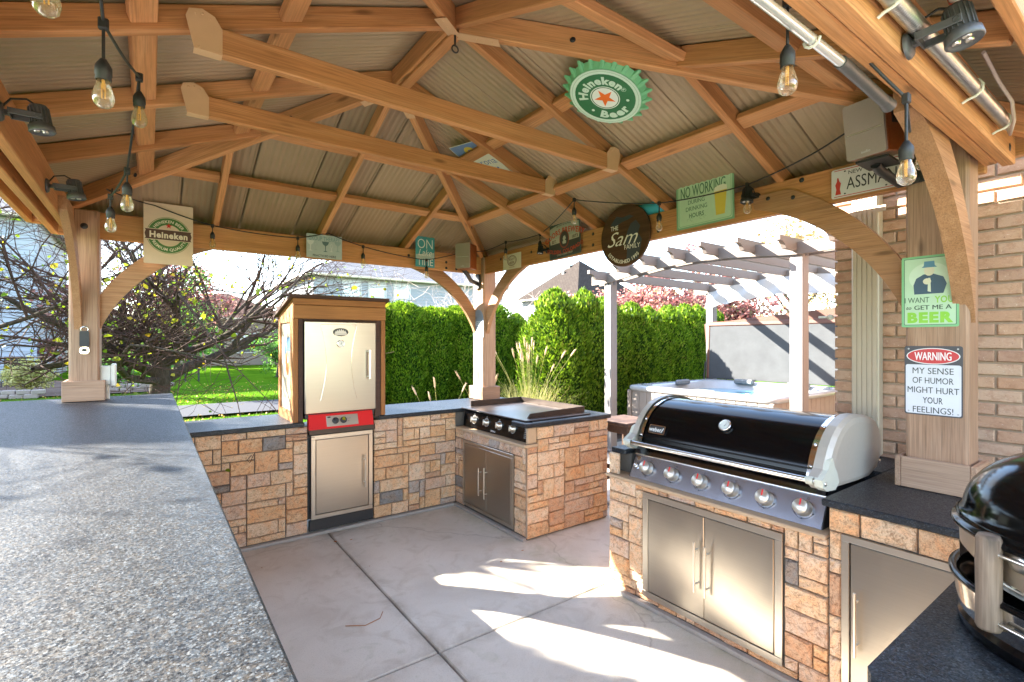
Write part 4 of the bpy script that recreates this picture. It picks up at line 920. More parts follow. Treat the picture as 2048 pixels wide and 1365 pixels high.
# sleeve with an opening on the side toward the bar
def partial(prof, a0, a1, n, mat, name, par):
    m = MB(); vs = []
    for i in range(n+1):
        a = R(a0+(a1-a0)*i/n)
        for r, z_ in prof: vs.append((KX+r*math.cos(a), KY+r*math.sin(a), z_))
    k = len(prof); fs = [(i*k+j, (i+1)*k+j, (i+1)*k+j+1, i*k+j+1) for i in range(n) for j in range(k-1)]
    m.add(vs, fs, True); return obj(name, m, mat, par)
sl = partial([(.296, 1.06), (.298, 1.115)], 0, 360, 64, STEELH, 'sleeve', kt); 
m = MB(); nn_ = 96
for i in range(nn_+1):
    a = 360*i/nn_; lowz = 1.0 if not 100 < a < 192 else (1.066-.066*max(0, (a-112)/80) if a > 108 else 1.066)
    for z_ in (lowz, 1.06): m.v.append((KX+.296*math.cos(R(a)), KY+.296*math.sin(R(a)), min(z_, 1.0601) if z_ != lowz else min(lowz, 1.06)))
for i in range(nn_): m.f.append((2*i, 2*i+2, 2*i+3, 2*i+1)); m.sm.append(True)
obj('sleeve', m, STEELH, kt)
partial([(.27, 1.0), (.27, 1.06)], -160, 96, 60, BLACKP, 'sleeve_lining', kt)
gm = MB().lathe([(.262, 1.012), (.262, 1.018), (.20, 1.018), (.20, 1.012)], C0, n=48)
for i in range(-13, 14):
    y_ = i*.019; l = math.sqrt(max(0, .262**2-y_*y_)); gm.tube([(KX-l, KY+y_, 1.021), (KX+l, KY+y_, 1.021)], .0045, 6)
obj('grate', gm, SILVER, kt)
obj('baking_stone', MB().lathe([(.0, 1.005), (.255, 1.005), (.258, 1.0)], C0, n=48), paint((.35, .33, .30)), kt)
obj('lid_rim', MB().lathe([(.296, 1.112), (.310, 1.110), (.314, 1.116), (.310, 1.123), (.303, 1.124), (.300, 1.130), (.304, 1.135), (.300, 1.140)], C0, n=72), BLACKE, kt)
dome = [(.300, 1.138)]+[(.292*math.cos(R(a))**.85, 1.142+.172*math.sin(R(a))) for a in (2, 8, 15, 23, 31, 40, 49, 58, 66, 74, 82, 87)]+[(0.0001, 1.314)]
obj('lid', MB().lathe(dome, C0, n=72), BLACKE, kt)
lh = MB(); lh.tube([(KX-.05, KY, 1.305), (KX-.05, KY, 1.345), (KX+.05, KY, 1.345), (KX+.05, KY, 1.305)], .007, 8); obj('lid_handle', lh, BLACKP, kt)
hx, hy = 1.452, .262
hn = V((hx-KX, hy-KY, 0)).normalized()
hm = MB(); 
prf = [(.0, -.100), (.020, -.100), (.0225, -.094), (.0215, -.03), (.0225, .04), (.0215, .093), (.018, .101), (0, .101)]
hm.lathe(prf, (0, 0, 0), 'x', 18); obj('handle', hm, WEATH, kt, fr((hx, hy, 1.035), (0, 0, 1), hn.cross(V((0, 0, 1))), -hn.cross(V((0, 0, 1))).cross(V((0, 0, 1)))) if False else fr((hx, hy, 1.035), (0, 0, 1), hn))
for z_ in (1.10, .955):
    e2 = V((KX, KY, z_))+Matrix.Rotation(R(26), 3, 'Z') @ hn*.30; obj('handle_rod', MB().tube([(hx, hy, z_), tuple(e2+hn*.03), tuple(e2)], .0045, 8), SILVER, kt)
e2 = V((KX, KY, 1.092))+Matrix.Rotation(R(8), 3, 'Z') @ hn*.298; obj('grommet', MB().lathe([(.02, 0), (.018, .006), (.008, .008), (0, .008)], n=18), SILVER, kt, fr(e2, Matrix.Rotation(R(98), 3, 'Z') @ hn, (0, 0, 1), Matrix.Rotation(R(8), 3, 'Z') @ hn))
gl = MB(); r_ = random.Random(5)
for i in range(5):
    a = R(122+i*9); p = V((KX+.275*math.cos(a), KY+.275*math.sin(a), 1.034+r_.random()*.006)); q = p+V((-.035*math.cos(a), -.035*math.sin(a), .012)); q2 = q+V((-.03, .01, -.004))
    gl.tube([p, (p+q)/2+V((0, 0, .006)), q, q2], [.010, .016, .018, .012], 8)
obj_ = obj('oven_glove', gl, plain('black_cloth', (.02, .02, .022), .9, var=.3, bump=.6, scale=30)); tag(obj_, 'crumpled black glove lying in the opening of the kettle oven', 'glove')

# ================================================================== signs
BY = 4.592
s = Sign('tin_sign', 'cream square tin sign with green ring logo and dark banner on the back beam', 'sign', FY(.118, 4.535, 2.349), 'tin signs hung around the gazebo')
s.plate(rrect(-.153, -.226, .153, .226, .008), .0015, (.66, .52, .40)); GRN = (.055, .17, .045); CRM = (.72, .60, .48); DKB = (.10, .045, .04)
s.ring('emblem', GRN, 0, -.01, .130, .080, .0006, ax=1.0); s.ring('emblem', GRN, 0, -.01, .137, .134, .0006)
s.shape('emblem', CRM, rrect(-.150, -.048, .147, .034, .012), .001); s.shape('banner', DKB, [(-.147, -.044), (-.140, -.034), (-.147, -.006), (-.140, .020), (-.147, .030), (.144, .030), (.137, .020), (.144, -.006), (.137, -.034), (.144, -.044)], .0014)
s.text((.80, .72, .62), 'Heineken', 0, -.007, .046, .0018, w=.235, bold=.04); s.arc((.75, .70, .58), 'HEINEKEN BEER', 0, -.01, .105, 90, .021, .001, bold=.02, spread=1)
s.arc((.75, .70, .58), 'PREMIUM QUALITY', 0, -.01, .105, -90, .021, .001, bold=.02, inner=True, spread=1); s.shape('star', (.55, .02, .02), star(0, .062, .022), .0014); s.done()
s = Sign('tin_sign', 'pale blue landscape tin sign with cocktail glasses on the back beam', 'sign', FY(1.257, 4.555, 2.386), 'tin signs hung around the gazebo')
s.plate(rrect(-.153, -.104, .153, .104, .006), .0015, (.42, .52, .56)); s.text((.20, .34, .40), 'GROUP THERAPY', 0, .070, .040, .0006, w=.27, bold=.01); s.text((.05, .07, .09), 'PRACTICED HERE', 0, -.082, .020, .0006, w=.20)
def glass(s, c, x, y, kind):
    if kind == 0: s.shape('glass_print', c, [(x-.032, y+.045), (x+.032, y+.045), (x+.022, y+.02), (x+.004, y+.006), (x+.003, y-.035), (x+.02, y-.045), (x-.02, y-.045), (x-.003, y-.035), (x-.004, y+.006), (x-.022, y+.02)], .0007)
    else: s.ring('glass_print', c, x, y, .018, .015, .0007, ax=.7); s.shape('glass_print', c, [(x-.012, y-.05), (x+.012, y-.05), (x+.012, y-.046), (x+.002, y-.044), (x+.002, y-.016), (x-.002, y-.016), (x-.002, y-.044), (x-.012, y-.046)], .0007)
glass(s, (.10, .18, .22), .008, 0, 0); glass(s, (.30, .42, .47), .115, .01, 0); glass(s, (.35, .46, .50), -.075, .015, 1); glass(s, (.62, .68, .70), -.12, .0, 0); glass(s, (.62, .68, .70), .06, .01, 1); s.done()
s = Sign('tin_sign', 'teal upright tin sign with white lettering beside the corner speaker', 'sign', FY(2.237, 4.555, 2.444), 'tin signs hung around the gazebo')
s.plate(rrect(-.105, -.153, .105, .153, .006), .0015, (.06, .33, .38)); s.shape('wave_print', (.45, .55, .55), [(-.1, -.075), (.1, -.06), (.1, .0), (.03, -.02), (-.1, -.03)], .0006); WH = (.80, .82, .80)
s.text(WH, 'ON', 0, .083, .100, .0010, w=.165, bold=-.01); s.text(WH, 'Lake', .0, -.005, .07, .0010, w=.15, bold=0, shear=.35); s.text(WH, 'TIME', 0, -.100, .072, .0010, w=.175, bold=-.005); s.done()
s = Sign('tin_sign', 'small off-white tin sign with round brown print next to the corner post', 'sign', FX(2.935, 4.035, 2.347), 'tin signs hung around the gazebo')
s.plate(rrect(-.152, -.076, .152, .076, .006), .0015, (.66, .60, .52)); s.ring('print', (.16, .05, .04), 0, .008, .052, .046, .0006, ax=1.5); s.ring('print', (.16, .05, .04), 0, .008, .040, .037, .0006, ax=1.5); s.text((.16, .05, .04), 'ROOT', .0, .022, .022, .0007); s.text((.16, .05, .04), 'BEER', 0, -.01, .024, .0007); s.text((.3, .05, .04), 'COLD BREW', 0, -.056, .012, .0007); s.done()
Mt = FX(2.925, 3.245, 2.440) @ Matrix.Rotation(R(3), 4, 'Z')
s = Sign('tin_sign', 'dark green brewery tin sign with red curved lettering, left of the round wooden sign', 'sign', Mt, 'tin signs hung around the gazebo')
DG = (.05, .085, .085); LG = (.36, .38, .33)
s.plate(rrect(-.203, -.155, .203, .155, .014), .0015, DG); s.shape('panel_print', LG, [(-.188, -.0), (.188, .0), (.188, .12), (.12, .135), (0, .143), (-.12, .135), (-.188, .12)], .0005); s.shape('panel_print', (.05, .05, .055), rrect(-.188, -.143, .188, -.02, .01), .0006)
s.ring('border', LG, 0, -.0, .0, .0, .0006) if False else None
s.arc((.50, .06, .03), 'COORS BREWERY', 0, -.42, .50, 90, .048, .0012, bold=.03, spread=.92); s.arc((.07, .07, .07), 'Mountain Spring Water', 0, -.42, .553, 90, .014, .0012, bold=.01)
s.text((.08, .05, .04), 'EST.', -.132, -.000, .026, .0013, w=.06, bold=.03); s.text((.08, .05, .04), '1873', .135, -.000, .026, .0013, w=.07, bold=.03); s.shape('panel_print', (.45, .42, .36), rrect(-.185, -.022, .185, .022, .004), .0009)
s.ring('emblem', (.28, .06, .04), 0, 0, .080, .068, .0016, ax=.78); s.shape('emblem', (.05, .05, .055), ell(0, 0, .055, .069), .0014); s.shape('emblem', (.5, .5, .46), [(-.02, -.04), (.02, -.04), (.025, -.02), (.01, -.01), (.022, .005), (.012, .03), (-.008, .026), (-.018, .008), (-.012, -.012), (-.025, -.02)], .0018)
s.arc((.50, .06, .03), 'GOLDEN, COLORADO', 0, .55, .655, -90, .034, .0012, bold=.03, inner=True, spread=.92); s.text((.5, .48, .38), 'COLD CLEAR CRISP', 0, -.128, .014, .0012, w=.2); s.done()
# round wooden family sign
Ms = FX(2.905, 2.547, 2.347)
s = Sign('wooden_sign', 'round dark wooden family name sign with white script on the right beam', 'sign', Ms)
obj('board', MB().prism(ell(0, 0, .238, .232, 56), -.018, 0), wood('walnut_stain', [(.2, (.045, .022, .012)), (.5, (.11, .052, .025)), (.8, (.19, .095, .05))], bump=.1), s.r, Ms @ Matrix.Rotation(0, 4, 'Z'))
NAVY = (.035, .045, .06); s.shape('state_print', NAVY, [(.02, -.20), (.13, -.19), (.15, -.12), (.165, -.05), (.13, .0), (.15, .05), (.11, .10), (.06, .08), (.03, .03), (.01, -.03), (.025, -.10)], .0006); s.shape('state_print', NAVY, [(-.14, .10), (-.08, .16), (-.02, .14), (.05, .15), (.09, .13), (.03, .115), (-.03, .105), (-.09, .08)], .0007)
WC = (.82, .78, .70); s.text(WC, 'THE', -.10, .072, .036, .0012, w=.075, bold=.01); s.text(WC, 'Sam', -.02, -.012, .115, .0013, w=.30, bold=-.005, shear=.5); s.text(WC, 'FAMILY', .075, -.088, .036, .0012, w=.15, bold=.01)
s.tube = None
s.arc(WC, 'ESTABLISHED 1995', 0, 0, .195, -95, .028, .0012, bold=.01, inner=True, spread=1); s.done()
s = Sign('tin_sign', 'light green tin sign with a pint glass and NO WORKING lettering', 'sign', FX(2.915, 1.886, 2.464) @ Matrix.Rotation(R(.8), 4, 'Z'), 'tin signs hung around the gazebo')
s.plate(rrect(-.208, -.160, .208, .160, .004), .0015, (.20, .38, .23)); s.shape('field', (.44, .60, .42), rrect(-.195, -.148, .195, .148, .01), .0005); s.shape('field', (.20, .38, .23), rrect(-.189, -.142, .189, .142, .012), .0006); s.shape('field', (.46, .62, .44), rrect(-.186, -.139, .186, .139, .012), .0007)
GD = (.07, .17, .10); s.text(GD, 'NO WORKING', -.01, .085, .075, .0012, w=.33, bold=.02); s.text(GD, 'DURING', -.055, .012, .028, .0012, w=.125); s.text(GD, 'DRINKING', -.055, -.032, .030, .0012, w=.16); s.text(GD, 'HOURS', -.055, -.078, .030, .0012, w=.11)
for yy in (.040, -.105):
    for sg_ in (-1, 1): s.ring('scroll_print', (.22, .38, .24), -.055+sg_*.035, yy, .012, .0095, .0012, 20, 300); s.ring('scroll_print', (.22, .38, .24), -.055+sg_*.062, yy, .009, .007, .0012, 0, 240)
s.shape('pint_print', (.60, .46, .07), [(.085, -.115), (.145, -.115), (.160, .035), (.075, .035)], .0013); s.shape('pint_print', (.80, .78, .66), [(.073, .035), (.162, .035), (.160, .062), (.135, .072), (.10, .070), (.076, .060)], .0016); s.done()
s = Sign('licence_plate', 'white licence plate with red borders and black letters under the large speaker', 'licence plate', FX(2.925, .987, 2.375))
s.plate(rrect(-.153, -.076, .153, .076, .010), .0015, (.62, .60, .60)); 
for yy in (-.068, .068): s.shape('border', (.5, .03, .03), [(-.14, yy-.0018), (.14, yy-.0018), (.14, yy+.0018), (-.14, yy+.0018)], .0006)
s.text((.03, .03, .035), 'NEW YORK', -.0, .048, .020, .0007, w=.15, bold=.02); s.text((.02, .02, .025), 'ASSMAN', .025, -.006, .064, .0008, w=.215, bold=.0)
s.shape('statue_print', (.5, .04, .03), [(-.135, -.058), (-.108, -.058), (-.113, -.03), (-.108, .0), (-.116, .012), (-.120, .03), (-.126, .03), (-.127, .012), (-.135, -.005), (-.13, -.03)], .0007)
for x, y_ in ((-.09, .058), (.09, .058), (-.09, -.058), (.09, -.058)): s.shape('bolt_hole', (.05, .05, .05), ell(x, y_, .005, .004, 10), .0008)
s.done()
s = Sign('tin_sign', 'green upright tin sign with a figure and large BEER lettering on the right post', 'sign', FX(2.868, .716, 1.777), 'tin signs hung around the gazebo')
s.plate(rrect(-.103, -.163, .103, .163, .008), .0015, (.17, .42, .20)); s.shape('field', (.03, .05, .05), rrect(-.093, -.153, .095, .153, .003), .0005); s.shape('field', (.40, .56, .38), rrect(-.091, -.151, .093, .151, .003), .0006); s.shape('field', (.50, .63, .48), ell(0, .065, .075, .065), .0007)
# plain generic figure in a blue coat
s.shape('figure_print', (.035, .075, .12), [(-.055, -.012), (.05, -.012), (.062, .03), (.05, .062), (.015, .078), (-.02, .078), (-.048, .06), (-.058, .03)], .0009); s.shape('figure_print', (.60, .58, .42), ell(0, .094, .019, .024, 20), .0011); s.shape('figure_print', (.6, .58, .42), ell(-.008, .045, .015, .014, 14), .0012); s.shape('figure_print', (.08, .22, .32), [(-.028, .108), (.028, .108), (.02, .116), (.018, .136), (-.018, .136), (-.02, .116)], .0012); s.shape('figure_print', (.55, .6, .45), [(-.006, .0), (.006, -.004), (.004, .06), (-.004, .06)], .0011)
s.text((.06, .12, .07), 'I WANT', -.045, -.038, .026, .0012, w=.092, bold=.02); s.text((.22, .46, .05), 'YOU', .052, -.038, .030, .0012, w=.066, bold=.03); s.text((.03, .06, .04), 'to', -.075, -.073, .016, .0012, shear=.3); s.text((.02, .05, .03), 'GET ME A', .012, -.073, .021, .0012, w=.14, bold=.05); s.text((.22, .50, .04), 'BEER', .002, -.118, .045, .0012, w=.165, bold=.06); s.done()
s = Sign('tin_sign', 'white warning tin sign with red oval and black header on the right post', 'sign', FX(2.868, .704, 1.369), 'tin signs hung around the gazebo')
s.plate(rrect(-.104, -.158, .104, .158, .010), .0015, (.055, .05, .06)); s.shape('field', (.60, .60, .66), rrect(-.099, -.152, .099, .073, .008), .0006); s.shape('oval', (.7, .7, .7), ell(0, .112, .096, .037), .0007); s.shape('oval', (.50, .035, .04), ell(0, .112, .092, .0335), .0009)
s.text((.75, .72, .72), 'WARNING', 0, .113, .038, .0013, w=.135, bold=.03)
for t, y_, w_ in (('MY SENSE', .046, .148), ('OF HUMOR', .002, .148), ('MIGHT HURT', -.042, .186), ('YOUR', -.088, .072), ('FEELINGS!', -.132, .146)): s.text((.035, .045, .045), t, 0, y_, .029, .0010, w=w_, bold=.012)
for x, y_ in ((-.088, .145), (.088, .145), (-.088, -.143), (.088, -.143)): s.shape('screw', (.4, .4, .4), ell(x, y_, .004, .004, 8), .0012)
s.done()
s = Sign('tin_sign', 'arched grey tin sign with BEER lettering on the side of the back corner post', 'sign', FX(2.928, 4.655, 1.745), 'tin signs hung around the gazebo')
ap = [(-.105, -.155), (.105, -.155), (.105, .04)]+[(.105*math.cos(R(a)), .04+.11*math.sin(R(a))) for a in range(15, 180, 15)]+[(-.105, .04)]
s.plate(ap, .0015, (.16, .19, .25)); s.text((.04, .05, .06), 'NO', -.06, .06, .03, .0008, bold=.03); s.text((.42, .45, .5), 'BEER', 0, .0, .05, .0008, w=.17, bold=.03); s.shape('field', (.50, .56, .60), [(-.1, -.15), (.1, -.15), (.1, -.03), (.03, -.05), (-.05, -.09)], .0006); s.text((.3, .33, .36), 'ZONE', 0, -.115, .03, .0009); s.done()
# signs lying against the roof sheets
def roofM(x, y, dz, rot):
    n = V((-SL, 0, -1)).normalized(); r_ = V((0, -1, 0)); u = n.cross(r_).normalized()   # r x u = n
    M = Matrix((r_, u, n)).transposed().to_4x4(); M.translation = V((x, y, ZB+.048+.048-SL*(x-XC)+dz)); return M @ Matrix.Rotation(R(rot), 4, 'Z')
Mc = roofM(1.915, 1.81, -.146, -12) @ Matrix.Scale(1.19, 4)
s = Sign('bottle_cap_sign', 'large green crinkled bottle cap sign with an orange star fixed under the roof', 'sign', Mc)
n_ = 22; rim = []
m = MB(); NS = n_*8
def capr(i): 
    ph = (i % 8)/8; return .176+.024*max(0, math.cos(2*math.pi*ph))**.6 if math.cos(2*math.pi*ph) > 0 else .176
P0 = [(capr(i)*math.cos(2*math.pi*i/NS), capr(i)*math.sin(2*math.pi*i/NS)) for i in range(NS)]
vs = [(x, y, -.028) for x, y in P0]+[(x*.90, y*.90, -.003) for x, y in [(.176/ (capr(i))*p[0], .176/(capr(i))*p[1]) for i, p in enumerate(P0)]]
fs = [(i, (i+1) % NS, NS+(i+1) % NS, NS+i) for i in range(NS)]+[tuple(range(NS, 2*NS))]; m.add(vs, fs); m.prism(P0, -.030, -.0281)
obj('cap_body', m, paint((.16, .48, .25), .35), s.r, Mc)
MINT = (.55, .74, .62); DGR = (.02, .16, .06)
s.ring('ring_print', MINT, 0, 0, .157, .134, .0003); s.ring('field_print', DGR, 0, 0, .148, .147, .0006); s.ring('field_print', DGR, 0, 0, .134, .066, .0004); s.ring('ring_print', (.70, .80, .74), 0, 0, .066, .062, .0006); s.shape('ring_print', (.72, .80, .75), ell(0, 0, .058, .058), .0006); s.ring('field_print', DGR, 0, 0, .062, .058, .0007); s.shape('star', (.80, .16, .01), star(0, 0, .050, .4, 242), .0009)
s.arc(MINT, 'Heineken', 0, 0, .099, 90, .040, .0009, bold=.045, spread=1.12); s.arc(MINT, 'Beer', 0, 0, .099, -90, .042, .0009, bold=.05, inner=True, spread=1.1); s.text(MINT, 'R', .1*math.cos(R(8)), .1*math.sin(R(8)), .012, .001, rot=-80); s.ring('ring_print', MINT, .1*math.cos(R(8)), .1*math.sin(R(8)), .011, .0095, .001, n=16)
for a in (-28, 208): s.shape('dot_print', MINT, ell(.1*math.cos(R(a)), .1*math.sin(R(a)), .007, .007, 12), .0009)
s.done()
Mq = roofM(1.99, 3.12, -.05, -12)
s = Sign('tin_sign', 'blue and cream tin sign half hidden behind the collar tie under the roof', 'sign', Mq, 'tin signs hung around the gazebo')
s.plate(rrect(-.153, -.205, .153, .205, .012), .0015, (.62, .62, .52)); s.shape('field', (.12, .20, .42), [(-.148, .07), (.148, .07), (.148, .2), (-.148, .2)], .0005); s.shape('field', (.60, .45, .04), [(-.148, .055), (.148, .055), (.148, .07), (-.148, .07)], .0007); s.ring('emblem', (.6, .45, .05), 0, .12, .05, .02, .0008, 0, 180); s.text((.08, .16, .38), 'Corona', 0, -.01, .07, .0008, w=.26, bold=.0); s.text((.08, .16, .38), 'Light', .03, -.10, .055, .0008, w=.14); s.done()

# ================================================================== speakers, lamps, wires
def speaker(name, label, M, w_, h, d, group):
    """M: x right, y up, z out of the grille"""
    t = thing(name, label, 'speaker', M=M, group=group)
    obj('cabinet', MB().box((-w_/2, -h/2, -d), (w_/2, h/2, -.016), .004), SPKW, t, M); obj('grille', MB().prism(rrect(-w_/2, -h/2, w_/2, h/2, .010), -.014, 0), SPKG, t, M)
    obj('trim_line', MB().box((-w_/2+.01, -.001-.01, 0), (w_/2-.01, .001-.01, .001)), SILVER, t, M); vs, fs = text_mesh('audio', .016, .01); obj('lettering', MB().add([(x, y-h/2+.022, .0006) for x, y in vs], fs), paint((.5, .5, .5)), t, M)
    return t
sp1 = speaker('speaker', 'small brown speaker with grey grille beside the back corner post', fr((2.49, 4.25, 2.39), V((.56, -.83, 0)), V((0, 0, 1))), .155, .245, .17, 'bookshelf speakers under the roof')
wb = MB().tube([(2.93, 4.66, 2.18), (2.80, 4.60, 2.20), (2.66, 4.44, 2.24), (2.60, 4.42, 2.28)], .022, 10); 
b = obj('wall_bracket', wb, BLACKP); tag(b, 'black arm bracket holding the small speaker off the corner post', 'bracket', 'speaker brackets'); obj('mount_plate', MB().prism(rrect(-.05, -.08, .05, .08, .03), 0, .02), BLACKP, b, FX(2.928, 4.66, 2.20))
Msr = fr((2.585, .905, 2.545), V((.30, -1, 0)), V((.10, .0, 1)))
xa = V((-.16, -1, 0)).normalized(); za = V((-1, .16, 0)).normalized(); za = (za+V((0, 0, -.16))).normalized(); ya = za.cross(xa).normalized()
sp2 = speaker('speaker', 'large cherry wood speaker with grey grille at the top of the right post', fr((2.46, .835, 2.455), xa, ya, za), .155, .232, .20, 'bookshelf speakers under the roof')
obj('port_plate', MB().box((-.0785, .0, -.13), (-.0778, .10, -.07)), BLACKP, sp2, fr((2.46, .835, 2.455), xa, ya, za)) ; obj('port_plate', MB().box((.0778, .0, -.14), (.0790, .10, -.06)), BLACKP, sp2, fr((2.46, .835, 2.455), xa, ya, za))
wb = MB().tube([(2.87, .76, 2.30), (2.78, .80, 2.27), (2.62, .83, 2.31), (2.58, .83, 2.325)], .02, 10).box((2.50, .76, 2.325), (2.66, .88, 2.335)); b = obj('wall_bracket', wb, BLACKP); tag(b, 'black bracket under the large speaker at the right post', 'bracket', 'speaker brackets'); obj('mount_plate', MB().box((2.855, .66, 2.28), (2.869, .80, 2.42), .003), BLACKP, b)
def spot(label, M, mat, s_=1):
    """floodlight: M origin on the mounting surface, z out from it, y up"""
    t = thing('floodlight', label, 'floodlight', M=M, group='small floodlights on the beams')
    obj('mount', MB().lathe([(.034*s_, 0), (.034*s_, .005), (.028*s_, .012), (0, .014)], n=20), mat, t, M)
    ar = MB().box((-.034*s_, -.010*s_, .030*s_), (-.029*s_, .010*s_, .115*s_), .001).box((.029*s_, -.010*s_, .030*s_), (.034*s_, .010*s_, .115*s_), .001).box((-.034*s_, -.010*s_, .026*s_), (.034*s_, .010*s_, .030*s_)).box((-.008, -.008, .01), (.008, .008, .028))
    ar.lathe([(.007, -.037*s_), (.007, .037*s_)], (0, 0, .105*s_), 'x', 10); obj('yoke', ar, mat, t, M)
    H = M @ Matrix.Translation((0, 0, .105*s_)) @ Matrix.Rotation(R(82), 4, 'X')
    bd_ = MB().lathe([(0, -.045*s_), (.024*s_, -.045*s_), (.027*s_, -.038*s_), (.0275*s_, .018*s_), (.036*s_, .026*s_), (.038*s_, .046*s_), (.034*s_, .050*s_), (.031*s_, .044*s_), (.0, .040*s_)], n=24)
    for k in range(18): 
        a = 2*math.pi*k/18; bd_.add([(math.cos(a+da)*rr*s_, math.sin(a+da)*rr*s_, zz*s_) for da, rr, zz in ((-.04, .027, -.036), (.04, .027, -.036), (.04, .030, -.036), (-.04, .030, -.036), (-.04, .027, .018), (.04, .027, .018), (.04, .031, .018), (-.04, .031, .018))], [(3, 2, 6, 7), (0, 3, 7, 4), (1, 5, 6, 2), (0, 1, 2, 3)])
    hd = obj('housing', bd_, mat, t, H); le = MB()
    for k in range(3): a = 2*math.pi*k/3+.5; le.lathe([(.010*s_, .0405*s_), (.008*s_, .046*s_), (0, .047*s_)], (.015*s_*math.cos(a), .015*s_*math.sin(a), 0), n=12)
    obj('lens', le, SILVER, hd, H)
    c = MB().tube([V((0, .02, .01)), V((0, .05*s_, .03)), V((0, .06*s_, .07)), V((0, .035*s_, .11*s_))], .0035, 6); obj('cable', c, BLACKP, t, M); return t
def N(o, z, up=(0, 0, 1)):
    z = V(z).normalized(); x = V(up).cross(z).normalized(); return fr(o, x, z.cross(x), z)
spot('bronze floodlight upper one on the left beam near the frame edge', N((-.419, 2.42, 2.34), (1, 0, 0)), GREYP, 1.0)
spot('dark floodlight on the left beam just before the left post', N((-.419, 3.395, 2.33), (1, 0, 0)), GREYP, 1.05)
spot('grey ribbed floodlight on the near beam beside the pipe at top right', N((1.655, .462, 2.345), (.0, -1, .05)), GREYP, 1.05)
spot('small black floodlight at the top of the back right brace', N((2.949, 3.50, 2.38), (-1, 0, 0)), BLACKP, .8)
spot('black floodlight behind the hanging bulb on the right beam', N((2.949, 1.56, 2.41), (-1, 0, 0)), BLACKP, .95)
# conduits
c = MB().tube([(.72, .575, 2.315), (1.56, .575, 2.315)], .0135, 12); o = obj('light_tube', c, plain('clear_tube', (.72, .72, .74), .15, .6, .08)); tag(o, 'thin shiny metal tube under the near beam ending in a grey sleeve', 'pipe')
c = MB().tube([(1.53, .575, 2.315), (1.56, .575, 2.315), (1.93, .585, 2.31)], [.017, .017, .017], 14); c.tube([(1.88, .583, 2.311), (1.93, .585, 2.31)], [.017, .022], 14); obj('sleeve', c, GREYP, o)
c = MB(); [c.tube([(x, .575-.019*math.cos(a*math.pi/5), 2.315-.019*math.sin(a*math.pi/5)) for a in range(6)], .004, 6) for x in (1.36,)]; obj('clip', c, PLASTW, o)
c = MB().tube([(1.0, .435, 2.375), (2.66, .435, 2.395)], .021, 16); 
for i in range(120): c.lathe([(.0205, 0), (.0222, .003), (.0205, .006)], (1.45+i*.0105, .435, 2.379+i*.000125), 'x', 10)
o = obj('conduit', c, GALV); tag(o, 'thick ribbed metal conduit along the outer face of the near beam', 'pipe')
for x in (2.20, 2.62, 1.45): obj('clip', MB().tube([(x, .463, 2.345), (x, .45, 2.352), (x, .428, 2.357), (x, .412, 2.37), (x, .41, 2.39), (x, .42, 2.408), (x, .44, 2.413)], .0045, 6), PLASTW, o)
c = MB().tube([(2.15, .40, 2.47), (2.35, .40, 2.44), (2.5, .39, 2.41), (2.60, .40, 2.37), (2.66, .42, 2.34), (2.65, .43, 2.38)], .006, 8); tag(obj('wire', c, PALETW), 'tan twin wire looping behind the conduit at top right', 'wire')
c = MB().lathe([(.0, 0), (.028, .0), (.03, .03), (.028, .06), (.02, .07)], n=16); o = obj('motion_sensor', c, PLASTW, None, fr((1.70, .37, 2.50), (0, 1, 0), (.3, 0, .9))); tag(o, 'pale plastic fitting with a red collar above the near beam', 'sensor'); obj('red_collar', MB().lathe([(.0305, .058), (.0305, .068)], n=16), RED, o, fr((1.70, .37, 2.50), (0, 1, 0), (.3, 0, .9)))
# festoon lights
fl = thing('festoon_lights', 'black cable of hanging clear bulbs strung under the roof and round the beams', 'string lights', (0, 2, 2.3))
SOCK = MB().lathe([(0, 0), (.007, 0), (.010, -.006), (.014, -.012), (.0175, -.020), (.018, -.040), (.0165, -.042), (.017, -.052), (.0155, -.054)], n=14).mesh('light_socket', BLACKP)
BUL = MB().lathe([(.0135, -.052), (.0135, -.060), (.0185, -.075), (.0225, -.090), (.023, -.100), (.020, -.112), (.012, -.120), (0, -.123)], n=18).mesh('bulb', BULB)
FIL = MB().tube([(.003, 0, -.062), (.0035, 0, -.098)], .0016, 5).tube([(-.004, .002, -.062), (-.003, .002, -.098)], .0014, 5).tube([(0, 0, -.052), (0, 0, -.075)], .004, 6).mesh('filament', FILA)
TEE = MB().box((-.011, -.009, -.016), (.011, .009, .012), .003).mesh('tee', BLACKP)
def bulb(p, drop=.05, tilt=0):
    p = V(p); M = Matrix.Translation(p-V((0, 0, drop))) @ Matrix.Rotation(tilt, 4, 'Y')
    s_ = obj('light_socket', SOCK, None, fl, M); obj('bulb', BUL, None, s_, M); obj('filament', FIL, None, s_, M)
    obj('drop_cord', MB().tube([p, p-V((0, 0, drop))], .004, 6), BLACKP, s_); obj('tee', TEE, None, s_, Matrix.Translation(p))
def cab(pts, r=.0042, sag=.0):
    m = MB(); out = []
    for a, b in zip(pts, pts[1:]):
        a, b = V(a), V(b)
        for i in range(6): t = i/6; out.append(a.lerp(b, t)-V((0, 0, sag*4*t*(1-t)*(b-a).length)))
    out.append(V(pts[-1])); m.tube(out, r, 6); obj('cable', m, BLACKP, fl)
b1 = [(-.16, 1.30, 2.40), (-.095, 1.61, 2.33), (-.03, 2.10, 2.42), (-.045, 2.55, 2.27), (-.07, 3.05, 2.22)]
cab([(-.13, 1.0, 2.62)]+[b1[0], (-.13, 1.45, 2.50)], sag=.02); 
LB = [((-.165, 1.34, 2.345), .03), ((-.093, 1.61, 2.345), .09), ((-.028, 2.12, 2.45), .05), ((-.075, 2.62, 2.26), .05), ((-.15, 3.05, 2.24), .05)]
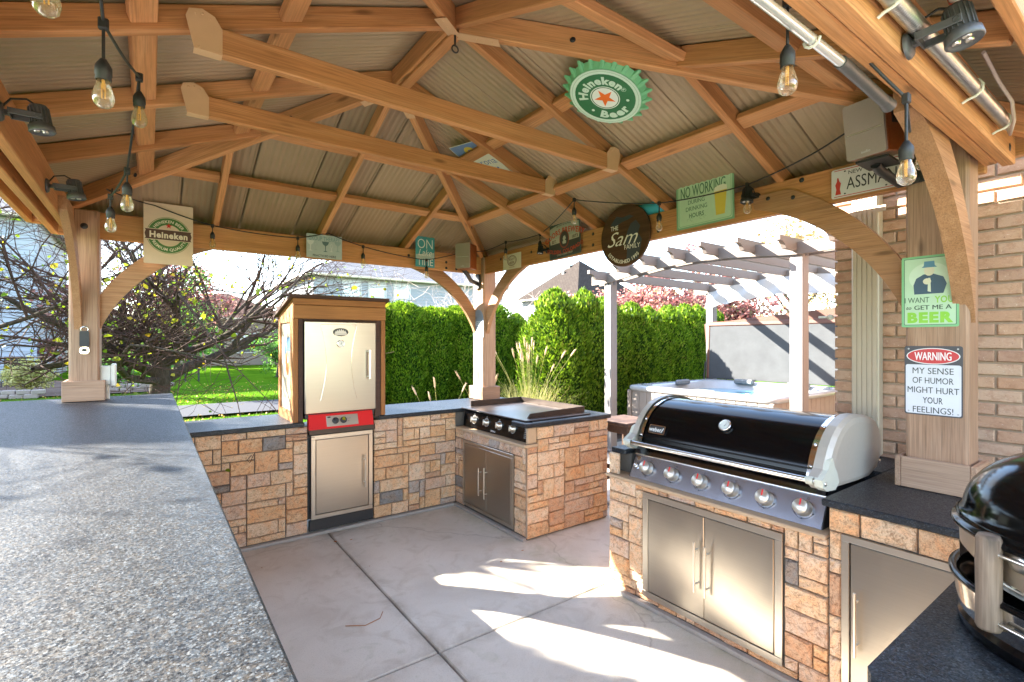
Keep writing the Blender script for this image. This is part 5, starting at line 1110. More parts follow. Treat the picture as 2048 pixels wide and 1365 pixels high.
cab([(-.17, 1.1, 2.47), (-.165, 1.34, 2.345), (-.10, 1.45, 2.46), (-.093, 1.61, 2.345), (-.028, 2.12, 2.45), (-.075, 2.62, 2.26), (-.15, 3.05, 2.24), (-.16, 3.4, 2.36)], sag=.02)
for p, d in LB: bulb(p, d)
BB = [(.37, 2.405, 4.50), (.96, 2.415, 4.50), (1.50, 2.44, 4.50), (2.245, 2.42, 4.50)]
BK = [((.40, 4.54, 2.455), .05), ((1.03, 4.54, 2.435), .06), ((1.60, 4.54, 2.425), .06), ((2.24, 4.53, 2.36), .06)]
cab([(-.13, 3.4, 2.36), (-.22, 4.1, 2.52), (.03, 4.52, 2.55), BK[0][0], BK[1][0], (1.28, 4.54, 2.51), BK[2][0], BK[3][0], (2.62, 4.40, 2.47), (2.86, 4.42, 2.50)], sag=.02)
for p, d in BK: bulb(p, d)
RK = [((2.87, 4.05, 2.535), .06), ((2.90, 3.55, 2.53), .06), ((2.55, 2.72, 2.60), .06), ((2.84, 2.18, 2.50), .07), ((2.86, 1.565, 2.475), .05)]
cab([(2.86, 4.42, 2.50)]+[p for p, d in RK]+[(2.84, 1.2, 2.54), (2.74, .93, 2.60), (2.45, .60, 2.62)], sag=.02)
for p, d in RK: bulb(p, d)
NK = [((.93, .60, 2.50), .03), ((1.285, .60, 2.395), .11), ((1.70, .475, 2.225), .12), ((2.62, .68, 2.46), .07)]
cab([(.70, .60, 2.52), (.93, .60, 2.50), (1.1, .60, 2.50), (1.285, .60, 2.395), (1.50, .60, 2.43)], r=.005, sag=.02); cab([(1.60, .56, 2.37), (1.70, .475, 2.225), (1.82, .50, 2.17), (2.2, .62, 2.42), (2.62, .68, 2.46)], sag=.02)
for p, d in NK: bulb(p, d)
# bottle opener, outlet box
op = thing('bottle_opener', 'wall bottle opener with a black grip on the left post', 'bottle opener', (-.365, 4.55, 1.56)); Mo = FY(-.365, 4.549, 1.555)
obj('grip', MB().prism(rrect(-.026, -.045, .026, .065, .01), 0, .008), BLACKP, op, Mo); obj('loop', MB().tube([(.02*math.cos(R(a)), .077+.017*math.sin(R(a)), .004) for a in range(-30, 220, 20)], .004, 6), CHROME, op, Mo)
m = MB().prism(rrect(-.026, -.095, .026, -.046, .018), 0, .006); obj('opener_head', m, CHROME, op, Mo); obj('opener_slot', MB().prism(rrect(-.014, -.078, .014, -.058, .006), .006, .0066), BLACKP, op, Mo)
ob = thing('outlet_box', 'grey weatherproof outlet box at the foot of the left post', 'outlet', (-.2, 4.66, 1.3)); obj('box', MB().box((-.285, 4.60, 1.235), (-.225, 4.69, 1.37), .004), PLASTW, ob); obj('cover', MB().box((-.224, 4.585, 1.225), (-.195, 4.70, 1.385), .006), PLASTW, ob); obj('conduit_pipe', MB().tube([(-.245, 4.64, 1.131), (-.245, 4.64, 1.24)], .014, 10), PLASTW, ob)
tp = MB().lathe([(.055, -.16), (.055, .16)], ax='x', n=20).lathe([(.055, -.16), (0, -.161)], ax='x', n=20); tag(obj('towel_roll', tp, paint((.06, .42, .60)), None, Matrix.Translation((3.0, 2.36, 2.52)) @ Matrix.Rotation(R(90), 4, 'Z')), 'bright blue roll tucked behind the round wooden sign', 'roll')
# bar stool
st = thing('bar_stool', 'dark wooden bar stool behind the griddle island', 'stool', (3.58, 3.12, 0))
obj('seat', MB().box((3.38, 2.93, .79), (3.79, 3.33, .825), .008), STOOLW, st); obj('apron', MB().box((3.42, 2.97, .715), (3.75, 3.29, .789), .004), STOOLW, st)
for sx in (-1, 1):
    for sy in (-1, 1): beam('leg', (3.585+sx*.21, 3.13+sy*.21, 0), (3.585+sx*.14, 3.13+sy*.13, .714), .042, .036, st, mat=STOOLW, up=(1, 0, 0))
for z_, q in ((.25, .185), (.40, .17)):
    for a, b in (((-q, -q), (q, -q)), ((-q, q), (q, q))) if z_ < .3 else (((-q, -q), (-q, q)), ((q, -q), (q, q))): beam('stretcher', (3.585+a[0], 3.13+a[1], z_), (3.585+b[0], 3.13+b[1], z_), .022, .04, st, mat=STOOLW)

# ================================================================== pergola and hot tub
pg = thing('pergola', 'pale grey vinyl pergola with an arched beam and scroll ended rafters over the hot tub', 'pergola', (6.5, 3.6, 0))
for x, y_, zt_ in ((5.30, 4.90, 2.44), (5.30, 2.36, 2.50), (7.80, 4.90, 2.44), (7.80, 2.36, 2.46)):
    p = obj('post', MB().box((x-.065, y_-.065, .02), (x+.065, y_+.065, zt_), .008), VINYLP, pg); obj('post_base', MB().box((x-.09, y_-.09, -.012), (x+.09, y_+.09, .03), .01), VINYLP, p)
    if x < 6: obj('post_bracket', MB().box((x-.02, y_-.075, zt_-.10), (x+.02, y_-.066, zt_+.02), .002).box((x-.075, y_-.02, zt_-.10), (x-.066, y_+.02, zt_+.02), .002), plain('dark_slate', (.08, .09, .11), .5), p)
def arch(y_): t = (y_-2.36)/2.54; return .10*math.sin(math.pi*max(0, min(1, t)))*1.0+.05*(1-t)
for x in (5.22, 5.38, 7.72, 7.88):
    m = MB(); P = []; 
    for i in range(21): y_ = 1.98+3.2*i/20; P.append((y_, 2.36+arch(y_)))
    poly = [(y_, z_) for y_, z_ in P]+[(y_, z_+.12) for y_, z_ in P[::-1]]
    for i in range(20):
        (a, b), (c, d) = P[i], P[i+1]; m.prism([(a, b), (c, d), (c, d+.12), (a, b+.12)], x-.018, x+.018, lambda q, r_, s_: (s_, q, r_))
    obj('arched_beam', m, VINYLT, pg)
for i in range(8):
    y_ = 4.90-i*.4233; z_ = 2.40+arch(y_); m = MB()
    e0, e1 = 4.86, 8.25
    poly = [(e0, z_+.12), (e0, z_+.07), (e0+.05, z_+.065), (e0+.09, z_+.045), (e0+.11, z_+.015), (e0+.12, z_), (e1-.12, z_), (e1-.09, z_+.045), (e1, z_+.07), (e1, z_+.12)]
    m.prism(poly, y_-.022, y_+.022, lambda q, r_, s_: (q, s_, r_)); obj('rafter', m, VINYLT, pg)
cn = MB(); nn = 60
for i in range(nn+1):
    y_ = 4.86-i*(2.75/nn); zt_ = 2.36+arch(y_)*1.2; w1 = .012*math.sin(i*1.1)+.01*math.sin(i*.37)
    for k in range(5): cn.v.append((7.62+.03*math.sin(k*1.3+i*.5)+w1-.06*(k/4), y_, zt_-.27*k/4-(.012*math.sin(i*.9) if k == 4 else 0)))
for i in range(nn):
    for k in range(4): cn.f.append((i*5+k, i*5+k+1, i*5+k+6, i*5+k+5)); cn.sm.append(True)
tag(obj('shade_canopy', cn, FABRIC), 'white fabric shade gathered below the rear rafters of the pergola', 'canopy')
tb = thing('hot_tub', 'square hot tub with white acrylic rim, grey brown skirt and its cover folded open', 'hot tub', (6.6, 3.8, 0))
tx0, tx1, ty0, ty1 = 5.58, 7.62, 2.74, 4.86
obj('tub_frame', MB().box((tx0+.05, ty0+.05, -.01), (tx1-.05, ty1-.05, .60)), SKIRT, tb)
n_ = 15
for i in range(n_):
    a = ty0+.08+i*(ty1-ty0-.16)/n_; obj('skirt_panel', MB().box((tx0+.03, a+.003, .0), (tx0+.049, a+(ty1-ty0-.16)/n_-.003, .845), .003), SKIRT, tb)
    a = tx0+.08+i*(tx1-tx0-.16)/n_; obj('skirt_panel', MB().box((a+.003, ty0+.03, .0), (a+(tx1-tx0-.16)/n_-.003, ty0+.049, .845), .003), SKIRT, tb)
for x, y_ in ((tx0, ty0), (tx0, ty1-.08), (tx1-.08, ty0)): obj('corner_post', MB().box((x+.015, y_+.015, 0), (x+.08, y_+.08, .85), .012), SKIRT, tb)
def rsq(i, z_, r=.14): return [(x, y_, z_) for x, y_ in rrect(tx0+i, ty0+i, tx1-i, ty1-i, max(.05, r), 6)]
rings = [rsq(.02, .845, .12), rsq(-.005, .862, .14), rsq(-.012, .89, .15), rsq(.0, .912, .15), rsq(.04, .922, .16), rsq(.16, .915, .2), rsq(.20, .895, .24), rsq(.24, .80, .3), rsq(.30, .68, .36), rsq(.5, .62, .4)]
m = MB(); k = len(rings[0])
for r_ in rings: m.v += r_
for a in range(len(rings)-1):
    for i in range(k): m.f.append((a*k+i, a*k+(i+1) % k, (a+1)*k+(i+1) % k, (a+1)*k+i)); m.sm.append(True)
m.f.append(tuple(range((len(rings)-1)*k, len(rings)*k))); m.sm.append(False); obj('tub_shell', m, SHELL, tb)
wt = MB(); wr = rsq(.26, .80, .3); wt.add(wr, [tuple(range(len(wr)))]); obj('water', wt, WATER, tb)
for x, y_ in ((7.40, 4.1), (7.40, 3.3), (6.6, 4.64)): obj('headrest', MB().box((x-.05 if x > 7 else x-.15, y_-.15 if x > 7 else y_-.05, .885), (x+.03 if x > 7 else x+.15, y_+.15 if x > 7 else y_+.03, .96), .02), plain('grey_cushion', (.12, .13, .14), .5), tb)
obj('tub_console', MB().box((5.62, 3.55, .915), (5.74, 3.80, .93), .008), plain('grey_panel', (.25, .26, .28), .3), tb)
for x, y_ in ((5.68, 4.5), (6.9, 2.83), (7.3, 2.83), (5.68, 3.1)): obj('air_valve', MB().lathe([(.03, .915), (.028, .93), (0, .932)], (x, y_, 0), n=14), plain('grey_panel', (.25, .26, .28), .3), tb)
cv_ = thing('tub_cover', 'upright folded hot tub cover with pale grey lining and red brown edges', 'cover', (7.7, 3.8, .93))
Mv = fr((7.66, 4.90, .925), (0, -1, 0), V((.05, 0, 1)).normalized())
obj('liner_panel', MB().box((.035, .0, -.01), (2.45, .87, .0), .004), COVIN, cv_, Mv)
obj('edge_band', MB().box((-.01, .872, -.09), (2.48, .95, .012), .015), COVBR, cv_, Mv); obj('edge_band', MB().box((-.01, .0, -.09), (.033, .871, .006), .01), COVBR, cv_, Mv)
obj('core', MB().box((.034, .0, -.09), (2.46, .871, -.0105)), COVBR, cv_, Mv)
Mv2 = Mv @ Matrix.Translation((0, 0, -.10)) @ Matrix.Rotation(R(5), 4, 'Z') @ Matrix.Rotation(R(4), 4, 'X'); obj('rear_half', MB().box((-.03, .0, -.10), (2.44, .93, .0), .015), COVBR, cv_, Mv2)
obj('lift_arm', MB().tube([(7.64, 4.93, .30), (7.66, 4.95, .95), (7.70, 4.95, 1.2)], .014, 8), BLACKP, cv_)

# ================================================================== hedge, trees, plants
def frond(m, p, out, size, r_):
    up = V((out.x*.5, out.y*.5, 1.0+r_.random()*.4)).normalized(); s_ = up.cross(out)
    if s_.length < .01: s_ = V((1, 0, 0))
    s_ = (s_.normalized()+V((r_.uniform(-.7, .7), r_.uniform(-.7, .7), r_.uniform(-.3, .3)))).normalized()
    l = size*r_.uniform(.7, 1.4); w_ = size*r_.uniform(.45, .75); up = (up+V((r_.uniform(-.45, .45), r_.uniform(-.45, .45), r_.uniform(-.5, .2)))).normalized()
    o = len(m.v); c = p+up*l*.5+out*size*.15
    m.v += [tuple(p), tuple(c+s_*w_*.5), tuple(p+up*l+out*size*.25), tuple(c-s_*w_*.5)]; m.f += [(o, o+1, o+2), (o, o+2, o+3)]; m.sm += [False, False]
def arbor_meshes(h, r, seed, n, top='round', fs=.055):
    r_ = random.Random(seed); m = MB(); core = MB(); prof = []
    def rad(z_, a):
        t = z_/h; b = r*((1.0 if t < .86 else 1-((t-.86)/.14)**2*.55) if top == 'flat' else 1.0 if t < .7 else (1-((t-.7)/.3)**(1.7 if top == 'round' else 1.15)*.92)); b *= .86+.14*min(1, t*6)
        q = noise.noise(V((math.cos(a)*1.6+seed, math.sin(a)*1.6, z_*1.5))); q2 = noise.noise(V((math.cos(a)*4+seed, math.sin(a)*4, z_*4.5)))
        q3 = noise.noise(V((math.cos(a)*9+seed, math.sin(a)*9, z_*9)))
        return b*(1+.16*q+.12*q2+.10*q3)
    for i in range(n):
        z_ = h*(r_.random()**.85); a = r_.random()*2*math.pi; b = rad(z_, a)*(1-.22*r_.random()**1.3); o_ = V((math.cos(a), math.sin(a), .25))
        frond(m, V((b*math.cos(a), b*math.sin(a), z_*.985)), o_.normalized(), fs, r_)
    for i in range(n//14):   # ragged leader shoots
        a = r_.random()*2*math.pi; q = r_.random()**.5*r*.55; z_ = h*(1.0-.13*(q/r)**1.5*2)+r_.random()*.06; frond(m, V((q*math.cos(a), q*math.sin(a), z_-.08)), V((math.cos(a)*.2, math.sin(a)*.2, 1)), fs*1.35, r_)
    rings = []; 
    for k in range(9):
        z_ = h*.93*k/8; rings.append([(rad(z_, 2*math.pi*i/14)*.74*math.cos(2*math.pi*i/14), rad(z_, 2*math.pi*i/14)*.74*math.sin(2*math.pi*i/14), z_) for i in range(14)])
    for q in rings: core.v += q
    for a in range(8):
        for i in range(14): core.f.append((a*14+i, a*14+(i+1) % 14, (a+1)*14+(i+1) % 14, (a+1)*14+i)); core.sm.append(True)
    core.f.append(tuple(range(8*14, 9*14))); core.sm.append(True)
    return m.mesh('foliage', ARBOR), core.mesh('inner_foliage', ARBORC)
TRUNKM = MB().tube([(0, 0, -.05), (0, 0, .6)], .05, 8).mesh('trunk', BARK)
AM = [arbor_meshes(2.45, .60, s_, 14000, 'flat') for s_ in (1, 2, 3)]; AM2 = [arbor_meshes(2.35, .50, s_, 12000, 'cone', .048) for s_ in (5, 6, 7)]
def arbor(x, y_, k, AMx, sc_, rz, label, group):
    M = Matrix.Translation((x, y_, -.03)) @ Matrix.Rotation(rz, 4, 'Z') @ Matrix.Diagonal((sc_[0], sc_[0], sc_[1], 1))
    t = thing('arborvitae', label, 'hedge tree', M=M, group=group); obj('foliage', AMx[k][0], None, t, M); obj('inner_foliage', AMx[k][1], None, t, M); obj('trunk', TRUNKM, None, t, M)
G1 = 'arborvitae in the rear hedge row'; G2 = 'arborvitae beside the hot tub'
lab1 = ['green arborvitae of the rear hedge standing mostly hidden behind the smoker', 'clipped green arborvitae directly right of the smoker housing', 'flat topped arborvitae in the middle of the rear hedge left of the post', 'arborvitae of the rear hedge seen under the left brace of the corner post', 'arborvitae of the rear hedge just right of the corner post', 'pointed arborvitae below the brown roofed house', 'last arborvitae of the rear hedge, tucked behind the brighter row', 'arborvitae at the far end of the rear row, hidden by the taller one']
for i in range(8):
    x = 3.7+i*.84; arbor(x, 10.6+rnd.uniform(-.08, .08), i % 3, AM if i < 5 else AM2, (1.0+rnd.uniform(-.04, .08), (.99, 1.0, .97, 1.0, 1.02, .98, 1.0, .94)[i]), rnd.random()*6, lab1[i], G1)
lab2 = ['tall bright arborvitae at the left end of the row by the hot tub', 'second bright arborvitae, directly behind the left pergola post', 'arborvitae of the tub row just right of the left pergola post', 'arborvitae in the middle of the tub row below the plum tree', 'arborvitae touching the left edge of the tub cover', 'arborvitae behind the tub cover, seen under the shade canopy', 'arborvitae behind the right half of the tub cover', 'arborvitae nearest the brick corner beyond the tub', 'arborvitae beyond the tub, mostly hidden by the brick house']
for i in range(9):
    x = 5.15+i*.66; arbor(x, 5.95+i*.07+rnd.uniform(-.06, .06), i % 3, AM2, (1.12 if i == 0 else 1.0+rnd.uniform(-.04, .06), (1.02, 1.03, 1.0, .97, .95, .97, 1.0, 1.0, 1.0)[i]), rnd.random()*6, lab2[i], G2)
# crabapple : crooked limbs, twigs and a few leaves
def grow(seed, levels, trunk, spread=1.0, droop=.0):
    r_ = random.Random(seed); big = MB(); tw = MB(); tips = []
    def seg(p, d, r0, L_, lv):
        n = 5 if lv < 3 else 3; pts = [p]; rs = [r0]; q = V(p); dd = V(d)
        for i in range(n):
            dd = (dd+V((r_.uniform(-1, 1), r_.uniform(-1, 1), r_.uniform(-.8, .9)-droop))*(.26 if lv < 3 else .33)).normalized()
            if lv == 1 and dd.z > .62: dd.z *= .6; dd.normalize()
            q = q+dd*L_/n; pts.append(V(q)); rs.append(max(.0022, r0*(1-.62*(i+1)/n)))
        (big if lv < 3 else tw).tube(pts, rs, 8 if lv < 2 else 6 if lv < 3 else 4 if lv < 4 else 3, cap=False, smooth=lv < 4)
        if lv >= 3: tips.append((pts[-1], dd)); tips.append((pts[1], dd))
        if lv < len(levels):
            k = levels[lv]
            for c in range(k):
                j = 1+int((n-1)*(c+.6)/k) if c < k-1 else n; j = min(n, j); ax = V((r_.uniform(-1, 1), r_.uniform(-1, 1), r_.uniform(-.4, .7))).normalized()
                nd = (dd*r_.uniform(.5, 1.0)+ax*r_.uniform(.6, 1.1)).normalized(); seg(pts[j], nd, max(.0025, rs[j]*r_.uniform(.62, .85)), L_*r_.uniform(.55, .82), lv+1)
    for p, d, r0, L_ in trunk(r_): seg(V(p), V(d), r0, L_, 1)
    return big, tw, tips
def crab_trunk(r_):
    out = []
    for k in range(9):
        a = k*2*math.pi/9+r_.uniform(-.2, .2); z_ = 1.05+.12*(k % 3)+(.28 if k % 2 else 0)
        out.append(((.05*math.cos(a), .05*math.sin(a), z_), (math.cos(a), math.sin(a), r_.uniform(.12, .75)), r_.uniform(.055, .085), r_.uniform(1.6, 2.2)))
    return out
def leaves_mesh(tips, n, size, seed, spread=.12, mat=LEAFY, name='leaves'):
    r_ = random.Random(seed); m = MB()
    for i in range(n):
        p, d = r_.choice(tips); p = p+V((r_.gauss(0, spread), r_.gauss(0, spread), r_.gauss(0, spread))); leaf(m, p, size*r_.uniform(.6, 1.25), r_)
    return m.mesh(name, mat)
def leaf(m, p, l, r_):
    a = V((r_.uniform(-1, 1), r_.uniform(-1, 1), r_.uniform(-1, .3))).normalized(); b = a.cross(V((r_.uniform(-1, 1), r_.uniform(-1, 1), r_.uniform(-1, 1)))).normalized(); n = a.cross(b)
    o = len(m.v); w_ = l*.36
    m.v += [tuple(p), tuple(p+a*l*.35+b*w_+n*w_*.35), tuple(p+a*l*.75+b*w_*.7+n*w_*.3), tuple(p+a*l), tuple(p+a*l*.75-b*w_*.7+n*w_*.3), tuple(p+a*l*.35-b*w_+n*w_*.35), tuple(p+a*l*.5)]
    m.f += [(o, o+1, o+6), (o+1, o+2, o+6), (o+2, o+3, o+6), (o+3, o+4, o+6), (o+4, o+5, o+6), (o+5, o, o+6)]; m.sm += [True]*6
def crab(x, y_, rz, seed, label, levels=(0, 4, 5, 5, 3), group=None, nl=500, single=0, sc_=1.0):
    M = Matrix.Translation((x, y_, -.08)) @ Matrix.Rotation(rz, 4, 'Z') @ Matrix.Scale(sc_, 4); big, tw, tips = grow(seed, levels, crab_trunk)
    big.tube([(0, 0, 0), (.02, .01, .3), (-.02, .03, .6), (.01, 0, 1.0), (0, 0, 1.5)], [.17, .13, .12, .125, .09], 12); 
    r_ = random.Random(seed)
    for k in range(5): a = k*1.3; big.tube([(.05*math.cos(a), .05*math.sin(a), .25), (.16*math.cos(a), .16*math.sin(a), .04), (.30*math.cos(a), .30*math.sin(a), -.03)], [.08, .06, .02], 7)
    t = thing('crabapple_tree', label, 'tree', M=M, group=group); obj('trunk', big, BARK, t, M); tag(obj('twigs', tw, TWIG, t, M), kind='stuff')
    tag(obj('foliage', leaves_mesh(tips, nl, .055, seed), None, t, M), kind='stuff')
    lm = []
    for k in range(4): m = MB(); leaf(m, V((0, 0, 0)), .085, r_); lm.append(m.mesh('leaf', LEAFY))
    for k in range(single):
        p, d = r_.choice(tips); obj('leaf', lm[k % 4], None, t, M @ Matrix.Translation(p) @ Matrix.Rotation(r_.random()*6, 4, 'Z') @ Matrix.Rotation(r_.random()*2, 4, 'X'))
    return t
crab(.12, 8.9, .4, 11, 'nearly leafless crabapple tree with crooked dark limbs on the lawn behind the back wall', single=150, nl=900)
crab(-4.1, 8.3, 2.0, 23, 'second bare crabapple whose twigs and yellow leaves reach in at the left edge', single=110, nl=700, sc_=1.3)
SHADE_TREE = arbor_meshes(5.9, .85, 9, 12000, 'round', .11)  # unseen evergreen, added so that its shadow falls across the far bar
M = Matrix.Translation((-5.35, 8.75, -.05)); t = thing('arborvitae', 'unseen evergreen added beyond the left edge to shade the far bar', 'evergreen', M=M); obj('foliage', SHADE_TREE[0], None, t, M); obj('inner_foliage', SHADE_TREE[1], None, t, M); obj('trunk', TRUNKM, None, t, M)
# twiggy pale shrub behind the corner post, plum and tan trees, evergreens
def shrub_trunk(r_): return [((r_.uniform(-.2, .2), r_.uniform(-.2, .2), 0), (r_.uniform(-.5, .5), r_.uniform(-.5, .5), 1.3), .02, 1.9) for k in range(16)]
M = Matrix.Translation((7.9, 13.6, 0)) @ Matrix.Scale(1.35, 4); big, tw, tips = grow(4, (0, 4, 4, 3), shrub_trunk); t = thing('bare_shrub', 'tall pale twiggy bare shrub seen around the corner post above the hedge', 'shrub', M=M)
obj('branches', big, PALETW, t, M); tag(obj('twigs', tw, PALETW, t, M), kind='stuff')
def canopy_tree(name, label, x, y_, h, rad, zc_, mat, n, size, seed, cat='tree', squash=.8, trunk=True, group=None):
    r_ = random.Random(seed); m = MB(); cl = [(V((r_.gauss(0, rad*.42), r_.gauss(0, rad*.42), zc_+r_.gauss(0, rad*.42*squash))), rad*r_.uniform(.22, .42)) for k in range(34)]
    for i in range(n):
        c, q = r_.choice(cl); d = V((r_.gauss(0, 1), r_.gauss(0, 1), r_.gauss(0, 1))).normalized(); leaf(m, c+d*q*r_.random()**.4, size*r_.uniform(.7, 1.3), r_)
    M = Matrix.Translation((x, y_, -.05)); t = thing(name, label, cat, M=M, group=group); tag(obj('foliage', m, mat, t, M), kind='stuff')
    b = MB(); b.tube([(0, 0, 0), (.05, 0, zc_*.5), (0, .05, zc_)], [rad*.07, rad*.05, rad*.03], 8)
    for c, q in cl[:22]: b.tube([V((0, 0, zc_*.45+r_.random()*zc_*.3)), c*.5+V((0, 0, zc_*.35)), c], [rad*.028, rad*.018, rad*.006], 5, cap=False)
    obj('trunk', b, BARK, t, M); return t
canopy_tree('plum_tree', 'pinkish purple leaved plum tree rising behind the tub hedge and pergola', 12.9, 9.6, 3.6, 1.75, 2.55, PLUM, 9000, .11, 3)
canopy_tree('plum_tree', 'lower mottled pink and green tree between the brown roof and the plum tree', 10.6, 9.9, 3, 1.35, 2.0, PLUM, 5000, .10, 4)
canopy_tree('plum_tree', 'pink leaved tree whose top shows between the pergola rafters', 15.4, 9.2, 3, 1.6, 2.5, PLUM, 6000, .12, 5)
canopy_tree('tan_tree', 'thin tan leaved tree against the sky beyond the pergola', 24.5, 11.0, 5, 2.6, 5.2, TANL, 2600, .16, 6)
canopy_tree('tan_tree', 'faint tan tree right of it, next to the brick corner', 27.0, 9.2, 5, 2.0, 4.3, TANL, 1500, .16, 9)
canopy_tree('garden_bush', 'bright green bush behind the crabapple trunk', .4, 17.5, 2, 1.3, 1.9, m_foliage('bush_leaf', [(.1, (.03, .10, .02)), (.5, (.08, .20, .03)), (.9, (.16, .30, .05))]), 5000, .10, 12, 'bush')
canopy_tree('garden_bush', 'green bush half hidden by the smoker roof on the far lawn', 4.6, 24, 2, 1.2, 1.2, bpy.data.materials['bush_leaf'], 3000, .10, 13, 'bush')
canopy_tree('red_tree', 'distant reddish autumn tree among the houses left of the smoker', 1.2, 33, 4, 2.6, 3.4, PLUM, 5000, .20, 14)
canopy_tree('red_tree', 'distant reddish tree behind the left post', -5.5, 30, 4, 2.4, 3.2, PLUM, 4000, .20, 15)
canopy_tree('round_shrub', 'low dry round shrub in the stone edged bed at far left', -2.95, 20.6, 1, .62, .55, STRAW, 3500, .07, 16, 'shrub')
canopy_tree('round_shrub', 'low green shrub in the garden bed near the left post', -.9, 21.5, 1, .6, .5, bpy.data.materials['bush_leaf'], 2500, .07, 17, 'shrub')
canopy_tree('round_shrub', 'low green shrub beside the dark planter', -5.2, 22.2, 1, .5, .5, bpy.data.materials['bush_leaf'], 2000, .07, 18, 'shrub')
# ornamental grass
def tuft(x, y_, n, L_, np_, label, seed, group='fountain grass clumps'):
    r_ = random.Random(seed); M = Matrix.Translation((x, y_, -.03)); t = thing('fountain_grass', label, 'ornamental grass', M=M, group=group); m = MB(); pm = MB()
    for i in range(n):
        a = r_.random()*2*math.pi; sp = r_.uniform(.15, .75); l = L_*r_.uniform(.55, 1.0); p = V((r_.gauss(0, .13), r_.gauss(0, .13), 0)); w_ = r_.uniform(.004, .008); s_ = V((-math.sin(a), math.cos(a), 0))*w_; o = len(m.v)
        for k in range(6):
            tt = k/5; q = p+V((math.cos(a), math.sin(a), 0))*(l*sp*tt**1.6)+V((0, 0, l*(tt-.42*sp*tt**2.6))); f = 1-tt*.9; m.v += [tuple(q+s_*f), tuple(q-s_*f)]
        for k in range(5): m.f.append((o+2*k, o+2*k+1, o+2*k+3, o+2*k+2)); m.sm.append(True)
    tag(obj('blades', m, STRAW, t, M), kind='stuff')
    for i in range(np_):
        a = r_.random()*2*math.pi; sp = r_.uniform(.05, .45); l = L_*r_.uniform(1.0, 1.35); pts = []
        for k in range(6): tt = k/5; pts.append(V((math.cos(a)*l*sp*tt**1.6, math.sin(a)*l*sp*tt**1.6, l*(tt-.2*sp*tt**2))))
        s_ = obj('stem', MB().tube(pts, .0022, 4, cap=False), STRAW, t, M); d = (pts[-1]-pts[-2]).normalized(); q = pts[-1]; pm = MB()
        pm.tube([q-d*.01, q+d*.03, q+d*.08, q+d*.13+V((0, 0, -.01))], [.004, .011, .010, .002], 7)
        for z in range(40): u = q+d*r_.uniform(0, .12); e = V((r_.gauss(0, 1), r_.gauss(0, 1), r_.gauss(0, 1))).normalized(); pm.add([u, u+e*.018+d*.012, u+e*.016+d*.016], [(0, 1, 2)])
        obj('plume', pm, PLUME, s_, M)
tuft(4.42, 5.65, 900, 1.22, 26, 'large clump of fountain grass with pale plumes right of the corner post', 1)
tuft(3.75, 5.75, 300, .95, 8, 'smaller clump of fountain grass just behind the corner post', 2)
tuft(2.30, 5.55, 40, .55, 2, 'sparse grass clump with one tall plume right of the smoker', 3); tuft(2.9, 5.5, 70, .8, 4, 'sparse grass clump left of the corner post', 4)
# lawn blades in the visible wedge
r_ = random.Random(3); m = MB()
for i in range(42000):
    y_ = 5.4+15*r_.random()**1.3; x = r_.uniform(-.34*y_-.8, .28*y_+.6)
    if 12.4 < y_ < 14.7: continue
    h_ = r_.uniform(.02, .055); a = r_.random()*3.14; dx, dy = math.cos(a)*.004*(1+y_*.08), math.sin(a)*.004*(1+y_*.08); lx, ly = r_.uniform(-.02, .02), r_.uniform(-.02, .02)
    m.add([(x-dx, y_-dy, -.09), (x+dx, y_+dy, -.09), (x+lx, y_+ly, -.09+h_)], [(0, 1, 2)])
tag(obj('grass', m, LAWNB), 'short bright green grass blades across the lawn', 'grass', kind='stuff')
m = MB()
for i in range(1500):
    y_ = r_.uniform(5.5, 22); x = r_.uniform(-.34*y_-.8, .28*y_+.6); leaf(m, V((x, y_, -.045)), r_.uniform(.04, .07), r_)
tag(obj('leaf_litter', m, m_foliage('fallen_leaf', [(.1, (.22, .10, .03)), (.5, (.40, .24, .06)), (.9, (.45, .36, .10))], .2)), 'small fallen leaves scattered over the lawn', 'leaves', kind='stuff')
# fallen leaves on the patio
FL = plain('dry_leaf', (.34, .13, .03), .7, var=.4)
for i, (x, y_, l, lb) in enumerate(((1.93, 1.25, .05, 'orange leaf on the patio in front of the large grill doors'), (1.15, 3.92, .035, 'dark leaf on the patio in front of the toe kick of the smoker'), (1.28, 3.88, .03, 'tiny brown leaf at the foot of the back wall'), (1.22, 3.35, .02, 'tiny tan leaf lying next to the floor joint'), (2.24, 2.93, .03, 'small brown leaf near the corner of the griddle island'), (2.0, 2.86, .025, 'small leaf on the patio left of the griddle island corner'), (.62, 3.75, .03, 'dark leaf on the patio near the left part of the back wall'))):
    m = MB(); leaf(m, V((0, 0, 0)), l, random.Random(i+3)); M = Matrix.Translation((x, y_, .006)) @ Matrix.Rotation(i*1.3, 4, 'Z') @ Matrix.Diagonal((1, 1, .15, 1)); tag(obj('fallen_leaf', m, FL, None, M), lb, 'leaf', 'fallen leaves on the patio')
tag(obj('pine_needle', MB().tube([(.86, 2.72, .003), (.95, 2.66, .004), (1.04, 2.68, .004), (1.08, 2.74, .003)], .002, 5), FL), 'curved dry twig lying on the patio slab near the bar', 'twig')

